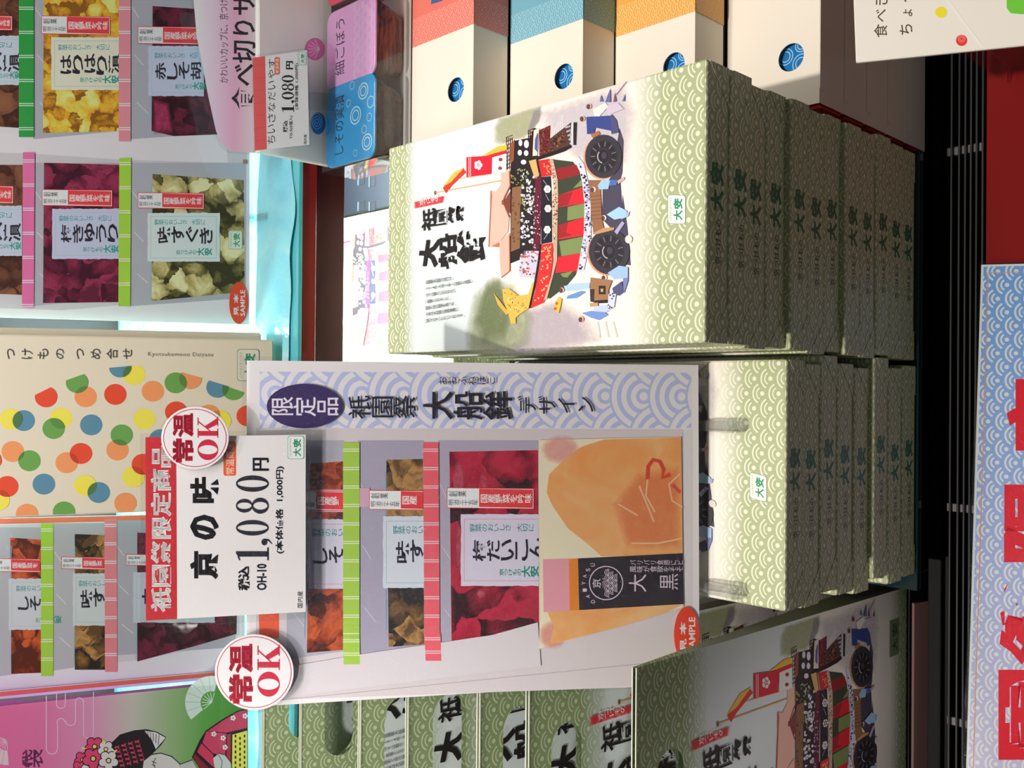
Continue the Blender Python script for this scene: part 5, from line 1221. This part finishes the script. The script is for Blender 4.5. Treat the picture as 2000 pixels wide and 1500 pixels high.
# price card in front of it
K2 = lambda x, y: (400+x/2.344, y/2.344)
pk = plane_at(606, 195, y=YB-.035, lean=32); pk.lvl = .64
o = pk.uv((606, 195)); t = thing('price_card', pk.frame(), 'small red-topped price card standing before the cup sample box', 'price card')
mesh('card', prism_bm([pk.uv(K2(*q)) for q in ((478,662),(228,690),(218,265),(468,230))], -.0008, 0), M((214, 208, 204), .64, .35, 'white_card'), t)
pk.poly([K2(*q) for q in ((284,683),(228,690),(218,265),(276,257))], (214, 84, 84))
for i in range(7): pk.line([K2(219+1.3*i, 300+58*i), K2(280, 296+57*i)], 1.0, (198, 70, 72))
BKP = (36, 34, 36)
for i, ch in enumerate('ちいさなだいやす'): pk.text(ch, *K2(287+.3*(7-i)*-2+4, 620-50*i), *K2(322-.3*(7-i)+2, 660-50*i), BKP, -.004)
pk.poly(rrect(*K2(319, 262), *K2(343, 342), 3), (226, 92, 60)); pk.text('常温商品', *K2(323, 268), *K2(339, 336), (244, 210, 196), .006)
for ch, y0, y1 in (('1', 482, 516), (',', 458, 474), ('0', 420, 456), ('8', 382, 416), ('0', 344, 378)): pk.k += 1; pk.fat(ch, *K2(352 if ch != ',' else 396, y0), *K2(408 if ch != ',' else 416, y1), BKP)
pk.text('円', *K2(372, 280), *K2(404, 318), BKP, .012, contrast=.03); pk.text('税込', *K2(357, 552), *K2(379, 606), BKP, .02); pk.text('YG-5(5個入)', *K2(386, 530), *K2(404, 636), BKP, .008); pk.text('(本体価格 1,000円)', *K2(412, 290), *K2(430, 502), BKP, .008)
pk.text('国内産', *K2(453, 616), *K2(466, 660), BKP, .0); crest(pk, K2(428,0)[0], K2(0,240)[1], K2(462,0)[0], K2(0,296)[1], 0, (216, 220, 208), (30, 140, 96), (90, 170, 140))
pk.build('lettering', t)
mesh('sleeve', prism_bm([pk.uv(K2(*q)) for q in ((486,668),(222,698),(212,258),(476,222))], .0030, .0033), M_CLEAR, t)
b = pk.uv((606, 195)); mesh('prop', box_bm(b[0]-.01, b[0]+.01, ZL+.0028-pk.O.z-.0, b[1]+.002, -.006, -.002), M_CLEAR, t)
# pink pop-up card with the curved edge
pp = plane_at(500, 150, y=1.08, lean=30); pp.lvl = .56
t = thing('pop_card', pp.frame(), 'pink curved card about little cups, standing behind the small price card', 'card')
PO = [(373, -60), (384, 70), (396, 130), (406, 185), (422, 256), (434, 282), (449, 294), (505, 299), (508, -60)]
m, tt = newmat('pink_fade_print', .3); u_, v_ = tt.uv()
g0 = pp.uv((500, 150))[1]; g1 = pp.uv((380, 150))[1]; f_ = tt.m('DIVIDE', tt.m('SUBTRACT', v_, g0), g1-g0)
tt.l(tt.ramp(f_, [(0.0, LC((196, 172, 176), .56)), (.35, LC((206, 142, 164), .56)), (.7, LC((214, 170, 186), .56)), (1.0, LC((212, 200, 204), .56))]), tt.b.inputs['Base Color'])
mesh('board', prism_bm([pp.uv(q) for q in PO], -.0015, -.0003), M((206, 198, 200), .56, .4, 'white_card'), t)
pp.poly(PO, m); pp.text('かわいいカップに、京つけもの', 428, -28, 446, 162, (40, 34, 38), .0, sk=0); pp.text('食べ切りサイズ', 452, -106, 500, 215, (34, 28, 32), .018)
pp.build('lettering', t)
mesh('film', prism_bm([pp.uv(q) for q in [(369, -60), (380, 75), (401, 187), (417, 259), (430, 288), (447, 300), (509, 305), (512, -60)]], .0030, .0034), M_CLEAR, t)
mesh('stand', box_bm(pp.uv((500, 150))[0]-.05, pp.uv((500, 150))[0]+.05, SHZ+.006-pp.O.z, pp.uv((470, 150))[1], -.006, -.0025), M_CLEAR, t)

# ------------------------------------------------------------------ cards at the front
# white card leaning out at the right
p1 = CAM + ray(1672, 122)*0.883; p2 = CAM + ray(2000, 88)*0.837
ey_ = (p1-p2); ey_.x = 0
wc = Canvas(p1, (1, 0, 0), ey_); wc.lvl = .95
t = thing('white_card', wc.frame(), 'white card with brown lettering and coloured dots leaning out at the right', 'card')
mesh('board', prism_bm([wc.uv(q) for q in ((1672, 122), (1665, -60), (2120, -60), (2120, 76))], -.004, 0, bevel=.0006), M((228, 222, 210), .95, .45, 'white_card'), t)
BRN = (84, 70, 56)
for ch, x0, x1, y0, y1 in (('食', 1707, 1733, 47, 73), ('べ', 1711, 1730, 18, 43), ('き', 1707, 1734, -12, 10), ('り', 1710, 1730, -40, -18), ('ち', 1757, 1782, 47, 68), ('ょ', 1764, 1782, 18, 32), ('っ', 1764, 1782, -12, 4)): wc.text(ch, x0, y0, x1, y1, BRN, .006)
wc.ell(1838, 24, 11.5, 11, (228, 214, 50)); wc.ell(1878, 79, 11, 11, (222, 56, 50))
for r in (7, 4): wc.ring(1878, 76, r, r, 1, (240, 150, 140), 18)
wc.poly([(1966, -20), (1966, 16), (1974, 26), (1996, 28), (2030, 22), (2030, -20)], (110, 196, 60)); wc.poly([(1846, -2), (1852, -2), (1922, 92), (1916, 92)], (232, 226, 216))  # the pale diagonal strip is a sheen painted onto the card
wc.build('lettering', t)
a = wc.uv((1750, -20)); Pw = wc.O + wc.ex*a[0] + wc.ey*a[1] - wc.n*.005
mesh('arm', box_bm(Pw.x-.012, Pw.x+.012, Pw.y, Pw.y+.003, GZ+.0005, Pw.z-.001), M_CLEAR, t, wc.frame().inverted())
# blue wave sign on the red front panel
e33 = Vector((0, math.cos(a33), math.sin(a33))); n33 = Vector((0, -math.sin(a33), math.cos(a33)))
bs = Canvas(Vector((0, RY, GZ-.004)) + n33*.011, (1, 0, 0), e33); bs.lvl = .60
t = thing('festival_sign', bs.frame() @ Matrix.Translation((*bs.uv((1950, 1000)), 0)), 'blue wave-patterned sign with big red characters on the red front panel', 'sign')
o = bs.uv((1950, 1000)); Q = Matrix.Translation((-o[0], -o[1], 0))
OU = [(1917, 517), (1902, 1010), (1880, 1760), (2300, 1830), (2300, 508)]
mesh('board', prism_bm([bs.uv(q) for q in OU], -.0015, -.0002), M((226, 222, 226), .60, .4, 'white_card'), t, Q)
m, tt = newmat('blue_wave_print', .3)
f_ = tt.ramp(wave_distance(tt, .0158, 0.62, 1.0, .45), RING_BLUE, 'CONSTANT'); u_, v_ = tt.uv()
ua = bs.uv((1950, 540))[0]; ub = bs.uv((1950, 1450))[0]; g_ = tt.m('DIVIDE', tt.m('SUBTRACT', u_, ua), ub-ua); g_.node.use_clamp = True
tt.l(tt.mix(f_, tt.ramp(g_, [(0, LC((100, 146, 216), .62)), (.45, LC((134, 154, 206), .62)), (1, LC((176, 170, 194), .62))]), LC((226, 222, 226), .60)), tt.b.inputs['Base Color'])
bs.poly([(1921, 521), (1906, 1010), (1884, 1756), (2296, 1824), (2296, 512)], m)
bs.line([(2290, 524), (1930, 533), (1916, 1010), (1893, 1750)], 2.0, (206, 130, 100))
for ch, x0, x1, y0, y1 in (('定', 1966, 2110, 730, 890), ('限', 1960, 2100, 928, 1098), ('祭', 1952, 2100, 1122, 1302), ('園', 1950, 2100, 1308, 1484), ('祇', 1946, 2090, 1500, 1680)): bs.text(ch, x0, y0, x1, y1, (204, 26, 40), .045)
bs.build('lettering', t, Q)
mesh('film', prism_bm([bs.uv(q) for q in ((1911, 510), (1894, 1010), (1871, 1766), (2310, 1838), (2310, 500))], .0024, .0027), M_LAMI, t, Q)
